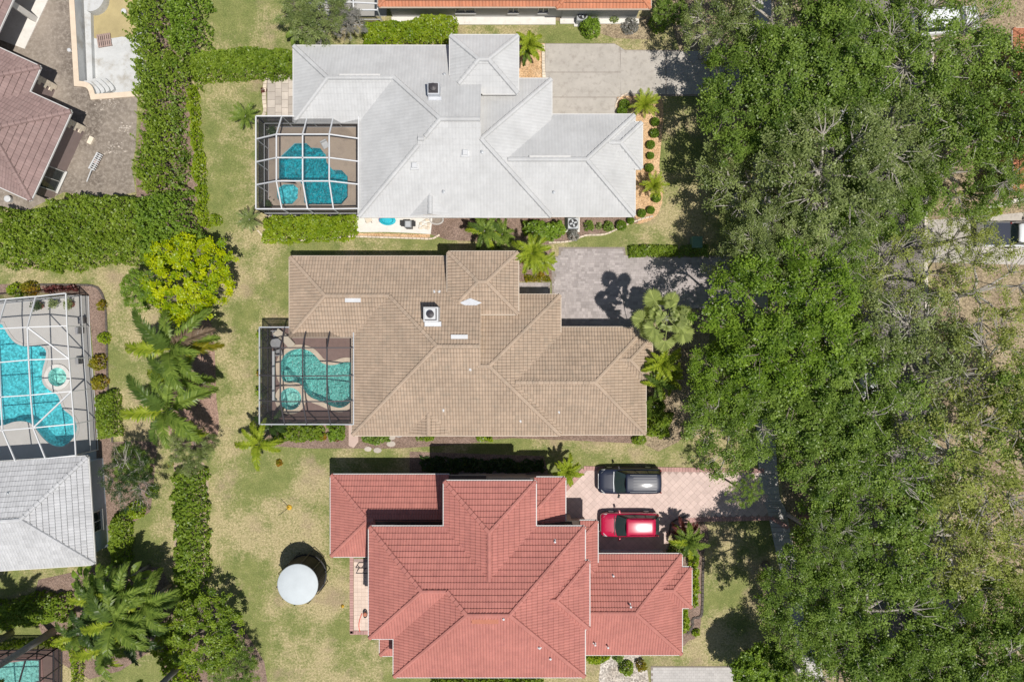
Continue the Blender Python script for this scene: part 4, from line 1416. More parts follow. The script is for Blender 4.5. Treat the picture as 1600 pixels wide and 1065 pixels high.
# ================================================================== HOUSES
ZE = 2.7
white_house = House('white_roof_house', 'house with a pale white tile roof north of the tan house', [
    R(561, 72.5, 752.5, 338, ZE, gables='e'),
    R(459.5, 72.5, 640, 191, ZE, gables='e'),
    R(660, 124, 861, 338, ZE, gables='w'),
    R(704, 56, 809, 146, 4.0),
    R(760, 180, 991, 337, 2.5, gables='w'),
    R(920, 192, 1002.5, 263, 2.62, gables='w'),
    R(640, 292, 708, 336.5, ZE - 0.02, gables='sn'),
], 'tile_white', 'stucco_cream', 'trim_white', 0.24, 0.40, 0.012, 0.022, capr=0.17, gap=0.0)
ed = P(673, 338, ZE)
tan_house = House('tan_roof_house', 'house with a weathered tan barrel tile roof in the middle', [
    R(551, 401.5, 752, 679, ZE, gables='e'),
    R(453.5, 401.5, 640, 525.6, ZE, gables='e'),
    R(660, 461, 875, 679, ZE, gables='w'),
    R(700, 394, 809, 490, 4.0),
    R(780, 512, 1008, 677.5, 2.45, gables='w'),
    R(930, 526, 1018, 597, 2.6, gables='w'),
    R(635, 634, 708, 677.5, ZE - 0.02, gables='sn'),
], 'tile_tan', 'stucco_cream', 'trim_tan', 0.22, 0.34, 0.068, 0.05, capr=0.16, gap=0.017)
MZ = 6.0
red_house = House('red_roof_house', 'two storey house with a terracotta red tile roof and white gutters', [
    R(616, 822.5, 913, 1056, MZ),
    R(577.5, 822.5, 700, 996, MZ, gables='e'),
    R(694.4, 751.5, 836.5, 960, MZ, gables='s'),
    R(830, 876, 920, 981, MZ + 0.05, gables='w'),
    R(517.7, 741.7, 760, 868, 2.7, gables='e'),
    R(760, 746, 882.5, 880, 4.4, gables='w'),
    R(840, 813.5, 933, 900, 3.25, gables='w'),
    R(860, 865.5, 1064.5, 1021, 2.9, gables='w'),
    R(980, 886, 1079.5, 948, 2.95, gables='w'),
    R(594.5, 960, 680, 1022.5, 2.8),
], 'tile_red', 'stucco_pink', 'trim_white', 0.20, 0.41, 0.045, 0.055, capr=0.16, gap=0.015)
a = P(592, 10.3, 2.9); b = P(878, 10.3, 2.9); c = P(1016, 13.2, 2.9)
north_house = House('orange_roof_house', 'house with orange barrel tile eave along the top edge', [
    Hip(a[0], a[1], b[0] + 3, a[1] + 13, 2.9), Hip(b[0] - .4, c[1], c[0], c[1] + 13, 2.9)],
    'tile_terracotta', 'stucco_grey', 'trim_tan', 0.25, 0.38, 0.06, 0.02)
o5 = P(137, 713, 2.8)
west_house = House('grey_roof_house', 'house with a grey white tile roof at the left edge', [
    Hip(-22, -8.05, 0, 0, 2.8)], 'tile_grey', 'stucco_blue', 'trim_white', 0.22, 0.38, 0.034, 0.04, origin=o5, ang=math.radians(3.6), capr=0.16, gap=0.012)
o4 = P(111, 174, 3.0)
site_house = House('mauve_roof_house', 'house with a mauve tile roof set at an angle beside the building site', [
    Hip(-15, -7.3, 0, 0, 3.0), Hip(-16, -5.0, -3.45, 2.05, 3.02), Hip(-18, 0.5, -7.35, 14, 3.1, over=2.6)],
    'tile_mauve', 'stucco_mauve', 'trim_white', 0.24, 0.42, 0.032, 0.045, origin=o4, ang=math.radians(-24.5), capr=0.19, gap=0.012)
a = P(1583, 300, 3.0); b = P(1583, 45, 3.0)
east_house = House('brown_roof_house', 'house with a brown orange tile roof at the right edge behind the trees', [
    Hip(a[0], a[1], a[0] + 14, b[1], 3.0)], 'tile_terracotta', 'stucco_orange', 'trim_tan', 0.22, 0.38, 0.04, 0.03)

# roof furniture
def quoins(hs, h, mat='white_stone'):
    c = (h.x1 - h.over, h.y1 - h.over)
    for k in range(8):
        w = .62 if k % 2 else .38
        p0 = hs.tw_((c[0] + .02, c[1] + .03, .2 + k * .33)); p1 = hs.tw_((c[0] + .02, c[1] - w, .2 + k * .33))
        MB().bar(p0, p1, .09, .30, random.random()).build('quoin', M[mat], hs.root)
for h_ in site_house.hips[:2]: quoins(site_house, h_)
cx_, cy_ = P(55, 30.5)
MB().box((cx_, cy_, 1.45), (.42, .42, 2.9), site_house.a, .5, .03).build('column', M['white_concrete'], site_house.root)
white_house.chimney(677, 138, 5.5, 0.85, 'flashing', 'bronze_metal')
for px, py in ((648, 259), (727, 239)): white_house.vent(px, py, 'box', 'white_plastic')
for px, py in ((865, 300), (693, 299), (753, 237), (694, 117)): white_house.vent(px, py, 'pipe', 'grey_metal', .2)
white_house.skylight(563, 120, 3.0, 'trim_white'); white_house.skylight(859, 247, 3.0, 'trim_white')
tan_house.chimney(673, 491, 6.0, 1.05, 'white_plastic', 'bronze_metal')
tan_house.skylight(552, 469, 1.15); tan_house.skylight(718, 526, 1.2)
for px, py in ((679, 456), (686, 456), (873, 643), (813, 657), (693, 640), (735, 576)): tan_house.vent(px, py, 'pipe', 'white_plastic', .12)
fx, fy, fz = tan_house.on_roof(735, 472)
fl = MB(); q = [P(718, 473, fz), P(735, 466, fz + .1), P(753, 473, fz), P(735, 481, fz)]
fl.add([(q[0][0], q[0][1], fz + .14), (q[1][0], q[1][1], fz + .30), (q[2][0], q[2][1], fz + .14), (q[3][0], q[3][1], fz - .02)], [(3, 2, 1, 0)])
fl.build('flashing', M['flashing'], tan_house.roof)
for px, py in ((984, 944), (949, 1007), (929, 1003)): red_house.vent(px, py, 'pipe', 'white_plastic', .5)
for px, py in ((867, 845), (958, 898), (843, 1010), (860, 1027), (787, 965)): red_house.vent(px, py, 'pipe', 'white_plastic', .25)
red_house.skylight(758, 969, 1.8, 'terracotta_pot')
west_house.vent(14, 770, 'pipe', 'grey_metal', .2)
# windows and doors that a step to the side brings into view
yb = P(800, 10.3, 2.9)[1] + 0.55
for cx_, w in ((727, 1.5), (802, .8), (849, .8)):
    xx = P(cx_, 24, 1.2)[0]
    north_house.window((xx, yb, 1.55), w, 1.2, (0, -1))
pl = MB(); pl.bar((P(612, 24)[0], yb - .3, 0.05), (P(868, 24)[0], yb - .3, 0.05), 0.6, 0.12)
pl.build('plinth', M['white_concrete'], north_house.root)
pl = MB(); yb2 = P(800, 13.2, 2.9)[1] + .55; pl.bar((P(875, 24)[0], yb2 - .2, 0.05), (P(998, 24)[0], yb2 - .2, 0.05), 0.4, 0.12)
pl.build('plinth', M['white_concrete'], north_house.root)
ys = [h for h in white_house.hips][0].y0 + 0.55
for h_ in (white_house, tan_house):
    y0 = h_.hips[0].y0 + 0.55
    for xx in (-6.5, -2.5): h_.window((xx, y0, 1.5), 1.4, 1.2, (0, -1))
    g = h_.hips[4]; h_.window(((g.x0 + g.x1) / 2 + 1.5, g.y1 - .55 - .016, 1.1), 4.8, 2.1, (0, 1), 'trim_white', True)
    h_.window((g.x1 - .55 - .016, (g.y0 + g.y1) / 2 - 2.0, 1.5), 1.4, 1.2, (1, 0))
h_ = red_house
g = h_.hips[7]; h_.window(((g.x0 + g.x1) / 2 + 1.6, g.y1 - .6, 1.1), 4.8, 2.1, (0, 1), 'trim_white', True)
for z in (1.5, 4.4):
    for xx in (-7.0, -3.0, 2.0): h_.window((xx, h_.hips[0].y0 + .55, z), 1.5, 1.3, (0, -1))
a4 = math.radians(-24.5)
for v_ in (-5.3,):
    q_ = site_house.tw_((-.53, v_, 0)); site_house.window((q_[0], q_[1], 1.25), 1.7, 2.1, (math.cos(a4), math.sin(a4)))
wd = Vector((math.cos(math.radians(3.6)), math.sin(math.radians(3.6))))
wx = west_house.tw_((-0.55, -5.2, 0)); 
west_house.window((wx[0], wx[1], 1.5), 1.5, 1.3, (wd.x, wd.y))

# ================================================================== SCREEN CAGES
def cage(label, grid, frame, screen, walls, edge=None, rail=1.0, name='pool_cage', bw=0.085):
    """grid[row][col] of metre points; walls = set of sides n,s,w,e that reach the ground"""
    nr, nc = len(grid), len(grid[0])
    cx = grid[nr // 2][nc // 2]
    root = thing(name, label, 'screen enclosure', (cx[0], cx[1], 0))
    fr = MB(); ed = MB()
    for j in range(nr):
        for i in range(nc - 1):
            border = j in (0, nr - 1)
            (ed if border else fr).bar(grid[j][i], grid[j][i + 1], bw, bw * 1.2)
    for i in range(nc):
        for j in range(nr - 1):
            border = i in (0, nc - 1)
            (ed if border else fr).bar(grid[j][i], grid[j + 1][i], bw, bw * 1.2)
    fr.build('roof_beam', M[frame], root)
    ed.build('edge_beam', M[edge or frame], root)
    for j in range(nr - 1):
        for i in range(nc - 1):
            q = [grid[j][i], grid[j + 1][i], grid[j + 1][i + 1], grid[j][i + 1]]
            MB().add([(p[0], p[1], p[2] - 0.03) for p in q], [(0, 1, 2), (0, 2, 3)]).build('screen_panel', M[screen], root)
    sides = {'n': grid[0], 's': grid[-1], 'w': [r_[0] for r_ in grid], 'e': [r_[-1] for r_ in grid]}
    ps = MB()
    for k in walls:
        L = sides[k]
        for p in L: ps.bar((p[0], p[1], 0.0), (p[0], p[1], p[2]), bw * .8, bw * .8)
        for p, q in zip(L[:-1], L[1:]):
            ps.bar((p[0], p[1], rail), (q[0], q[1], rail), bw * .6, bw * .8)
            ps.bar((p[0], p[1], 0.08), (q[0], q[1], 0.08), bw * .6, bw * .8)
            MB().add([(p[0], p[1], 0.05), (q[0], q[1], 0.05), (q[0], q[1], q[2]), (p[0], p[1], p[2])], [(0, 1, 2, 3)]).build('screen_panel', M[screen], root)
    ps.build('post', M[frame], root)
    return root

def rectgrid(xs, ys, ze, zf, zE=None):
    g = []
    for j, yv in enumerate(ys):
        row = []
        for i, xv in enumerate(xs):
            bd = i in (0, len(xs) - 1) or j in (0, len(ys) - 1)
            row.append((xv, yv, (zE if (zE and i == len(xs) - 1) else ze) if bd else zf))
        g.append(row)
    return g
X = lambda px, z: P(px, 0, z)[0]
Y = lambda py, z: P(0, py, z)[1]
cage('white framed screen cage over the angular turquoise pool', rectgrid(
    [X(400, 2.7), X(432, 3.9), X(473, 3.9), X(514.5, 3.9), X(560.5, 2.85)],
    [Y(181.5, 2.7), Y(210, 3.9), Y(246.5, 3.9), Y(283, 3.9), Y(326.5, 2.7)], 2.7, 3.9, 2.85), 'white_metal', 'screen_charcoal', 'nws')
cage('dark bronze screen cage over the kidney shaped pool', rectgrid(
    [X(405.5, 2.7), X(438, 3.7), X(473, 3.7), X(511, 3.7), X(552.5, 2.85)],
    [Y(511, 2.7), Y(543, 3.7), Y(587, 3.7), Y(627, 3.7), Y(662.5, 2.7)], 2.7, 3.7, 2.85), 'bronze_metal', 'screen_charcoal', 'nws', 'grey_metal')
rows = [[(-45,472),(10,467),(56,463),(103,458)], [(-58,518),(-4,513.5),(43,511),(105,509)], [(-55,571),(-1,566),(45,562),(108,560)],
        [(-52,624),(1,620),(48,617),(112,611)], [(-49,676),(4,672),(52,668),(116,662)], [(-28,729),(25,722),(71,716),(118.5,711)]]
g5 = [[P3(a, b, 2.8 if (j in (0, 5) or i == 3) else 4.1) for i, (a, b) in enumerate(r_)] for j, r_ in enumerate(rows)]
c5 = cage('white framed screen cage set at a slant over the long curving pool', g5, 'white_metal', 'screen_light', 'ne', bw=0.075)
for a, b in ((g5[1][2], g5[2][3]), (g5[3][3], g5[4][2])): MB().bar(a, b, .09).build('brace', M['white_metal'], c5)
cage('dark screen cage corner over the brick paved pool at the bottom left', rectgrid(
    [X(-70, 2.6), X(-20, 3.4), X(28, 3.4), X(62, 2.6)], [Y(1030, 2.6), Y(1072, 3.4), Y(1110, 3.4), Y(1150, 2.6)], 2.6, 3.4), 'bronze_metal', 'screen_charcoal', 'ne')
cage('grey screen porch roof beside the orange eave at the top', rectgrid(
    [X(478, 2.5), X(515, 2.7), X(552, 2.7), X(590, 2.5)], [Y(-50, 2.5), Y(-20, 2.7), Y(4, 2.7), Y(16, 2.5)], 2.5, 2.7), 'white_metal', 'screen_light', 'sw')
struct('porch_floor', MB().prism(pxpoly([(490,-40),(604,-40),(604,26),(490,26)]), -0.1, 0.04), M['grey_deck'])

# ================================================================== TREES OF THE STREET
G_OAK = 'broad oaks shading the street'
for t in [
    (1192,150,6.8,4.6,'dense','leaf_oak','full green oak overhanging the end of the concrete driveway'),
    (1190,285,6.4,4.4,'medium','leaf_olive','greyish oak east of the orange mulch bed with the small round topiary shrubs'),
    (1290,120,8.0,5.0,'dense','leaf_oak','dark green oak over the kerb straight out from the concrete driveway'),
    (1300,262,8.0,4.6,'medium','leaf_olive','grey green oak over the kerb between the concrete driveway and the grey paver driveway'),
    (1128,40,5.5,3.0,'sparse','leaf_olive','small thin oak at the top beside the dark round bush'),
    (1222,15,7.0,4.2,'medium','leaf_olive','olive coloured oak at the top edge near the sidewalk'),
    (1345,20,8.0,4.4,'medium','leaf_oak','oak over the street at the top edge'),
    (1450,60,8.0,4.6,'sparse','leaf_oak','oak with see through gaps across the street near the top edge'),
    (1535,150,8.0,4.9,'medium','leaf_oak','oak leaning over the brown tiled house across the street'),
    (1415,190,8.0,4.8,'sparse','leaf_olive','grey green oak over the far kerb opposite the concrete driveway'),
    (1500,262,7.5,3.9,'medium','leaf_oak','smaller oak between the brown tiled house and the street'),
    (1385,300,7.5,3.4,'dense','leaf_oak','small dense oak over the street just above the pale bare gap'),
    (1220,492,7.6,5.1,'dense','leaf_bright','bright green oak shading the grey paver driveway'),
    (1146,600,6.6,3.2,'dense','leaf_bright','bright green oak standing closest to the fan palm and the tan house'),
    (1300,600,8.0,5.2,'dense','leaf_oak','deep green oak over the kerb out from the tan house'),
    (1150,662,7.5,3.7,'medium','leaf_oak','oak above the lawn strip at the head of the pink driveway'),
    (1312,692,8.0,3.9,'dense','leaf_oak','oak reaching over the street end of the pink paver driveway'),
    (1388,432,7.0,3.7,'thin','leaf_yellowish','almost bare yellowish oak over the pale gap in the street'),
    (1545,455,7.0,4.2,'thin','leaf_yellowish','thin yellowish oak beside the driveway across the street'),
    (1440,560,8.0,4.9,'sparse','leaf_olive','grey green oak over the street east of the bright oaks'),
    (1560,590,8.0,4.8,'thin','leaf_yellowish','thin crowned oak at the right edge below the far driveway'),
    (1402,690,8.0,4.8,'sparse','leaf_oak','oak over the street east of the pink driveway'),
    (1545,725,8.0,5.0,'sparse','leaf_yellowish','yellow green oak with pale twigs at the right edge, level with the pink driveway'),
    (1360,830,8.0,4.8,'dense','leaf_oak','dark oak east of the bare stretch of sidewalk'),
    (1480,845,8.0,4.7,'sparse','leaf_yellowish','yellow green oak across the street behind the white parked car'),
    (1262,940,7.5,3.6,'dense','leaf_oak','dark oak over the sidewalk below its bare stretch'),
    (1375,970,8.0,4.6,'medium','leaf_oak','oak over the near kerb beside the white parked car'),
    (1585,905,8.0,4.9,'sparse','leaf_yellowish','oak at the right edge level with the lawn of the red house'),
    (1520,1010,8.0,4.7,'dense','leaf_oak','green oak at the lower right, past the white parked car'),
    (1330,1055,7.5,4.0,'medium','leaf_oak','oak at the bottom edge near the small utility box'),
    (1430,1075,8.0,4.4,'dense','leaf_oak','oak at the bottom edge over the street'),
    (1605,1070,8.0,4.6,'medium','leaf_oak','oak filling the bottom right corner'),
    (1600,270,7.0,3.0,'sparse','leaf_oak','small oak in front of the orange wall at the right edge'),
    (1185,395,7.0,3.0,'sparse','leaf_olive','sparse grey oak over the green utility cabinet'),
    (1215,385,7.5,3.2,'medium','leaf_olive','greyish oak between the cabinet and the bright green oak'),
    (1300,395,8.0,3.2,'medium','leaf_oak','green oak at the edge of the pale bare gap'),
    (1505,372,7.0,2.9,'thin','leaf_yellowish','bare twigged tree over the parked pickup and the far driveway'),
    (1645,640,8.0,4.5,'medium','leaf_oak','oak just outside the right edge below the far driveway'),
    (1660,160,8.0,4.5,'medium','leaf_oak','oak just outside the right edge behind the brown tiled house'),
    (1305,850,7.5,2.4,'sparse','leaf_oak','small oak beside the dark mailbox')]:
    t = (t[0], t[1], t[2] + random.uniform(-1.3, .8)) + t[3:]
    tree(*t, group=G_OAK, flat=random.uniform(.85, 1.1), bark='pale_bark' if t[5] in ('leaf_olive', 'leaf_yellowish') or t[4] != 'dense' else 'bark')
tree(1163,768,6.0,1.2,'sparse','leaf_bright','light green oak sapling reaching over the pink paver driveway', name='oak_sapling')
tree(1192,1050,3.5,2.05,'clipped','leaf_bright','round clipped bright green tree above the grey driveway at the bottom', flat=.75, name='round_tree')
tree(292,434,3.4,3.3,'leafy','leaf_gold','yellow leaved tree on the lawn below the tall hedge', name='yellow_tree', flat=.9)
tree(310,405,2.4,1.8,'leafy','leaf_bright','green tree tucked behind the yellow leaved tree', name='green_tree', flat=.8)
tree(222,452,2.9,1.6,'leafy','leaf_bright','low green tree at the left side of the yellow leaved tree', name='green_tree', flat=.8)
tree(200,745,3.2,2.3,'sparse','leaf_dark','dark leaved tree with pale boughs beside the grey roofed house', bark='pale_bark', name='garden_tree')
tree(205,728,2.6,1.6,'medium','leaf_oak','dark green small tree behind the pale boughed tree', name='garden_tree')
tree(298,700,2.0,1.9,'medium','leaf_olive','feathery olive shrub tree at the foot of the palms', name='garden_tree')
tree(318,990,2.8,2.9,'leafy','leaf_hedge','bushy green tree beside the lawn in the bottom left', name='garden_tree', flat=.8)
tree(365,1045,2.2,2.0,'medium','leaf_oak','dark bushy tree at the bottom edge beside the lawn', name='garden_tree')
tree(490,15,3.0,2.6,'medium','leaf_olive','grey green tree left of the clipped hedge at the top', name='garden_tree')
tree(540,28,2.6,1.5,'sparse','leaf_grey','silvery dry crown between the grey green tree and the clipped hedge', name='garden_tree', bark='pale_bark')
tree(1048,15,2.2,1.3,'leafy','leaf_oak','dark round bush tree at the end of the orange roof', name='garden_tree')

# ================================================================== HEDGES AND SHRUBS
hedge([(190,-30),(252,-30),(250,30),(236,70),(206,84),(190,60),(186,20)], 3.3, 'leaf_tallhedge', 'tall shaggy hedge at the top left beside the muddy end of the drained pool', lump=.75, rag=.6, edge=1.0)
hedge([(256,-30),(302,-30),(308,20),(312,62),(292,78),(262,70),(246,60),(254,20)], 2.9, 'leaf_bright', 'bushy top end of the tall hedge nearest the lawn', lump=.7, rag=.5, edge=.9)
hedge([(196,84),(236,74),(270,76),(292,92),(290,116),(262,128),(252,156),(212,166),(196,130)], 3.1, 'leaf_tallhedge', 'stretch of tall hedge overhanging the corner of the drained pool', lump=.75, rag=.5, edge=1.0)
hedge([(208,170),(254,158),(262,200),(264,250),(250,290),(204,300),(200,270),(212,225)], 2.9, 'leaf_hedge', 'stretch of tall hedge beside the rubble on the bare soil', lump=.75, rag=.5, edge=.9)
hedge([(200,302),(252,292),(276,285),(288,330),(296,390),(262,420),(214,408),(204,350)], 3.2, 'leaf_bright', 'mounded shrubs where the tall hedge meets the broad hedge mass', lump=.7, rag=.5, edge=.9)
hedge([(258,150),(276,146),(280,200),(284,270),(270,282),(268,220)], 1.8, 'leaf_oak', 'dull green shrubs in the gap between the tall hedge and the narrow bright hedge', lump=.6, rag=.4, edge=.6, dens=150)
hedge([(-20,318),(40,322),(90,300),(160,298),(205,300),(230,345),(245,400),(215,408),(150,404),(90,420),(40,416),(-20,412)], 3.0, 'leaf_hedge', 'broad thick hedge mass below the mauve roofed house', lump=.4, rag=.4, edge=.8)
hedge([(282,128),(297,122),(301,190),(307,250),(312,330),(318,352),(300,352),(296,290),(289,200)], 1.7, 'leaf_lime', 'narrow bright green hedge along the back lawn of the white roofed house', lump=.2, rag=.2, leaf=.17, dens=320)
hedge([(288,80),(330,70),(400,66),(456,70),(458,115),(400,113),(340,117),(288,116)], 1.7, 'leaf_hedge', 'clipped green hedge crossing the lawn west of the white roofed house', lump=.14, rag=.15, leaf=.17, dens=340)
hedge([(562,26),(640,22),(660,14),(712,12),(713,64),(640,66),(562,72)], 2.2, 'leaf_lime', 'long clipped hedge along the top between two houses', lump=.12, rag=.12, leaf=.15, dens=360)
hedge([(406,336),(470,331),(552,332),(552,372),(470,374),(404,376)], 1.6, 'leaf_lime', 'yellow green hedge below the white screen cage', lump=.2, rag=.2, leaf=.17, dens=340)
hedge([(263,738),(308,735),(312,800),(314,900),(306,948),(266,945),(262,850)], 1.8, 'leaf_tallhedge', 'long hedge between the grey roofed house and the wide lawn', lump=.3, rag=.3, edge=.7)
hedge([(138,618),(170,608),(176,640),(176,684),(142,688)], 1.5, 'leaf_hedge', 'boxy hedge against the slanted white cage', lump=.12, rag=.1, leaf=.15, dens=360)
hedge([(162,812),(190,800),(196,830),(192,880),(166,890),(162,850)], 1.4, 'leaf_hedge', 'low hedge along the wall of the grey roofed house', lump=.12, rag=.15)
hedge([(-30,950),(60,930),(98,936),(100,975),(50,982),(-30,990)], 1.4, 'leaf_hedge', 'green hedge below the grey roofed house', lump=.2, rag=.25)
hedge([(-30,1012),(70,1003),(112,1005),(120,1030),(116,1080),(104,1080),(100,1022),(60,1014),(-30,1024)], 1.2, 'leaf_lime', 'low hedge wrapping the brick paved pool deck', lump=.12, rag=.12, leaf=.15)
hedge([(230,1005),(262,990),(285,1010),(300,1080),(258,1080),(240,1040)], 1.6, 'leaf_lime', 'yellow green shrub mass around the dark palm trunk at the bottom', lump=.3, rag=.3)
hedge([(984,381),(1062,380),(1064,398),(986,400)], 0.9, 'leaf_hedge', 'low clipped hedge along the grey paver driveway', lump=.1, rag=.08, leaf=.15, dens=380)
hedge([(1066,381),(1110,380),(1110,399),(1066,399)], 0.9, 'leaf_oak', 'dark shaded hedge next to the green utility cabinet', lump=.1, rag=.12, leaf=.15)
hedge([(424,668),(470,664),(500,664),(504,690),(470,692),(432,690)], 0.9, 'leaf_hedge', 'green shrub row under the dark bronze cage', lump=.18, rag=.25, leaf=.17)
hedge([(1080,872),(1096,874),(1095,952),(1084,954),(1080,920)], 1.0, 'leaf_lime', 'yellow shrub row along the east gable of the red house', cat='hedge', lump=.2, rag=.14, leaf=.17)
hedge([(1066,950),(1080,950),(1080,985),(1067,998)], 0.9, 'leaf_lime', 'yellow shrub at the lower east corner of the red house', lump=.2, rag=.12, leaf=.17)
hedge([(913,1020),(958,1020),(958,1036),(935,1046),(916,1044)], 1.4, 'leaf_lime', 'light green bush in the corner below the red roof', lump=.15, rag=.15)
hedge([(672,1062),(720,1056),(850,1058),(850,1100),(672,1100)], 1.6, 'leaf_hedge', 'bush row at the bottom edge below the red roof', lump=.2, rag=.25)
hedge([(817,342),(880,341),(884,362),(866,374),(838,372),(820,362)], 1.5, 'leaf_bright', 'feathery green shrub below the white roof', lump=.3, rag=.25)
hedge([(1010,620),(1052,650),(1050,684),(1012,682)], 1.0, 'leaf_hedge', 'bright ground shrubs at the lower east corner of the tan house', lump=.2, rag=.25)
hedge([(820,430),(858,430),(860,438),(822,440)], .5, 'leaf_croton', 'low reddish plants in the bed by the tan house entry', lump=.1, rag=.1)
hedge([(1520,326),(1572,322),(1575,332),(1545,342),(1520,340)], 0.9, 'leaf_lime', 'low yellow shrub row by the driveway across the street', lump=.12, rag=.12)
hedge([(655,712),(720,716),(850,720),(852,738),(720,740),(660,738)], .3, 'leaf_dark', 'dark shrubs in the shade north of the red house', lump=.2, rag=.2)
hedge([(470,398),(530,396),(532,402),(472,404)], 1.4, 'leaf_oak', 'green shrubs rising out of the shade along the tan roof', lump=.2, rag=.2)
hedge([(560,678),(604,676),(606,692),(582,696),(562,692)], 1.0, 'leaf_oak', 'dark green shrub below the corner of the tan roof', lump=.15, rag=.12)
hedge([(648,680),(676,680),(676,690),(650,690)], .7, 'leaf_hedge', 'small green shrub under the little gable of the tan roof', lump=.1, rag=.12)
hedge([(742,680),(770,680),(770,691),(744,691)], .7, 'leaf_lime', 'small lime shrub along the tan wall', lump=.1, rag=.12)
hedge([(508,666),(534,666),(534,690),(512,690)], .8, 'leaf_bright', 'small bright shrub near the corner of the bronze cage', lump=.15, rag=.2)
hedge([(60,445),(110,444),(112,452),(60,456)], .9, 'leaf_maroon', 'dark reddish shrubs in the shade of the slanted cage', lump=.15, rag=.15)
for px, py, r_, h_, lf, lb in [
    (15,452,12,.9,'leaf_lime','lime bush at the top left corner of the slanted cage'),
    (38,450,13,.9,'leaf_croton','orange croton bush above the slanted cage'),
    (152,475,8,.8,'leaf_croton','orange croton inside the curved edging'),
    (152,527,10,1.0,'leaf_lime','lime croton midway down the curved bed'),
    (144,565,13,1.1,'leaf_croton','yellow croton beside the round spa bed edge'),
    (147,597,12,1.0,'leaf_croton','reddish yellow croton above the boxy hedge'),
    (230,770,9,.9,'leaf_hedge','low green bush below the pale boughed tree'),
    (205,800,14,.9,'leaf_lime','light green bush at the corner of the grey roofed house'),
    (403,522,7,.8,'leaf_lime','yellow bush at the upper west corner of the bronze cage'),
    (405,585,6,.7,'leaf_croton','small orange croton on the west side of the bronze cage'),
    (403,612,9,1.0,'leaf_lime','yellow green bush on the west side of the bronze cage'),
    (410,642,8,.9,'leaf_croton','yellow croton at the lower west side of the bronze cage'),
    (500,683,8,.7,'leaf_croton','orange croton in the mulch below the bronze cage'),
    (523,687,5,.6,'leaf_maroon','dark red croton by the pink path'),
    (433,724,5,.5,'leaf_croton','tiny yellow plant on the lawn'),
    (262,727,5,.6,'leaf_croton','yellow flowering plant by the feathery shrub'),
    (925,36,17,1.2,'leaf_bright','flowering green bush beside the air conditioner at the top'),
    (1033,25,14,1.5,'leaf_bright','round green bush at the end of the orange roof'),
    (897,366,9,.8,'leaf_grey','grey leaved bush at the mulch edge below the white roof'),
    (920,351,8,.7,'leaf_oak','green bush right of the air conditioner'),
    (938,350,6,.6,'leaf_olive','sparse olive bush in the mulch below the white roof'),
    (953,351,8,.8,'leaf_oak','dark bush next to the round topiary'),
    (820,405,8,.6,'leaf_maroon','red leaved plant in the tan house entry bed'),
    (845,428,7,.6,'leaf_croton','orange leaved plant at the corner of the grey pavers'),
    (1090,990,6,.5,'leaf_lime','single small yellow bush outside the curved edging'),
    (1060,866,14,.9,'leaf_palm','spiky bush by the pink driveway corner'),
    (980,1050,12,.9,'leaf_hedge','green bush in the stone bed at the bottom'),
    (1004,1045,10,.9,'leaf_croton','reddish bush at the edge of the stone bed'),
    (968,1032,9,.7,'leaf_oak','dark bush under the red eave in the stone bed'),
    (410,137,5,.4,'leaf_maroon','small red plant on the pale garden path'),
    (425,120,6,.6,'leaf_olive','dry bush at the head of the pale garden path'),
    (330,340,9,1.0,'leaf_lime','small bright bush at the foot of the narrow hedge'),
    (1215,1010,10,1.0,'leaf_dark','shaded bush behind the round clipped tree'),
    (1000,688,10,.6,'leaf_hedge','low bush at the corner of the tan garage'),
    (960,24,10,.5,'leaf_olive','withered bush on the dry grass at the top'),
    (985,38,14,.5,'leaf_grey','dry grey brush on the dry grass at the top')]:
    shrub(px, py, r_, h_, lf, lb)
# clipped topiary balls in the orange mulch
def ball(px, py, rpx, label):
    r_ = rpx * (CAM_H / FOC); x, y = P(px, py, r_)
    root = thing('topiary_shrub', label, 'topiary', (x, y, 0), 'clipped round shrubs in the orange mulch')
    r = np.random.default_rng(int(px * 7 + py)); n = 900
    d = r.normal(size=(n, 3)); d /= np.linalg.norm(d, axis=1, keepdims=True)
    p = d * r_ * r.uniform(.82, 1.02, n)[:, None]; p[:, 2] = p[:, 2] * .9 + r_ * .92; p = p[p[:, 2] > .02]
    V, F, T = leaf_arrays(p, .10, r.normal(.35, .2, len(p)), .4, .6, r)
    link_mesh('foliage', np_mesh('foliage', V, F, M['leaf_bright'], T), root)
    MB().tube([(x, y, -.03), (x, y, r_)], [.04, .03], 6).build('stem', M['bark'], root)
for i, (px, py, r_) in enumerate([(1024,190,6.5),(1023,208,7),(1017,226,6.5),(1016.5,243,5.5),(1015,262,6.5),(1026,309,7),(1003,333,6.5),(971,352,8),(985.5,344.5,5.5),(1017,328,6),(976,163,8),(972,174,8)]):
    ball(px, py, r_, ['topmost topiary ball below the bright cycad', 'topiary ball second from the bright cycad down the row', 'topiary ball in the middle of the row of five, by the small hip roof', 'smallest topiary ball of the row of five', 'topiary ball just above the lower cycad', 'dark topiary ball under the lower cycad', 'topiary ball off the lower corner of the white garage', 'largest topiary ball, at the curved edging', 'small topiary ball against the white eave', 'shaded topiary ball under the street oak', 'topiary bush left of the upper cycad', 'topiary bush under the white eave by the driveway curve'][i])

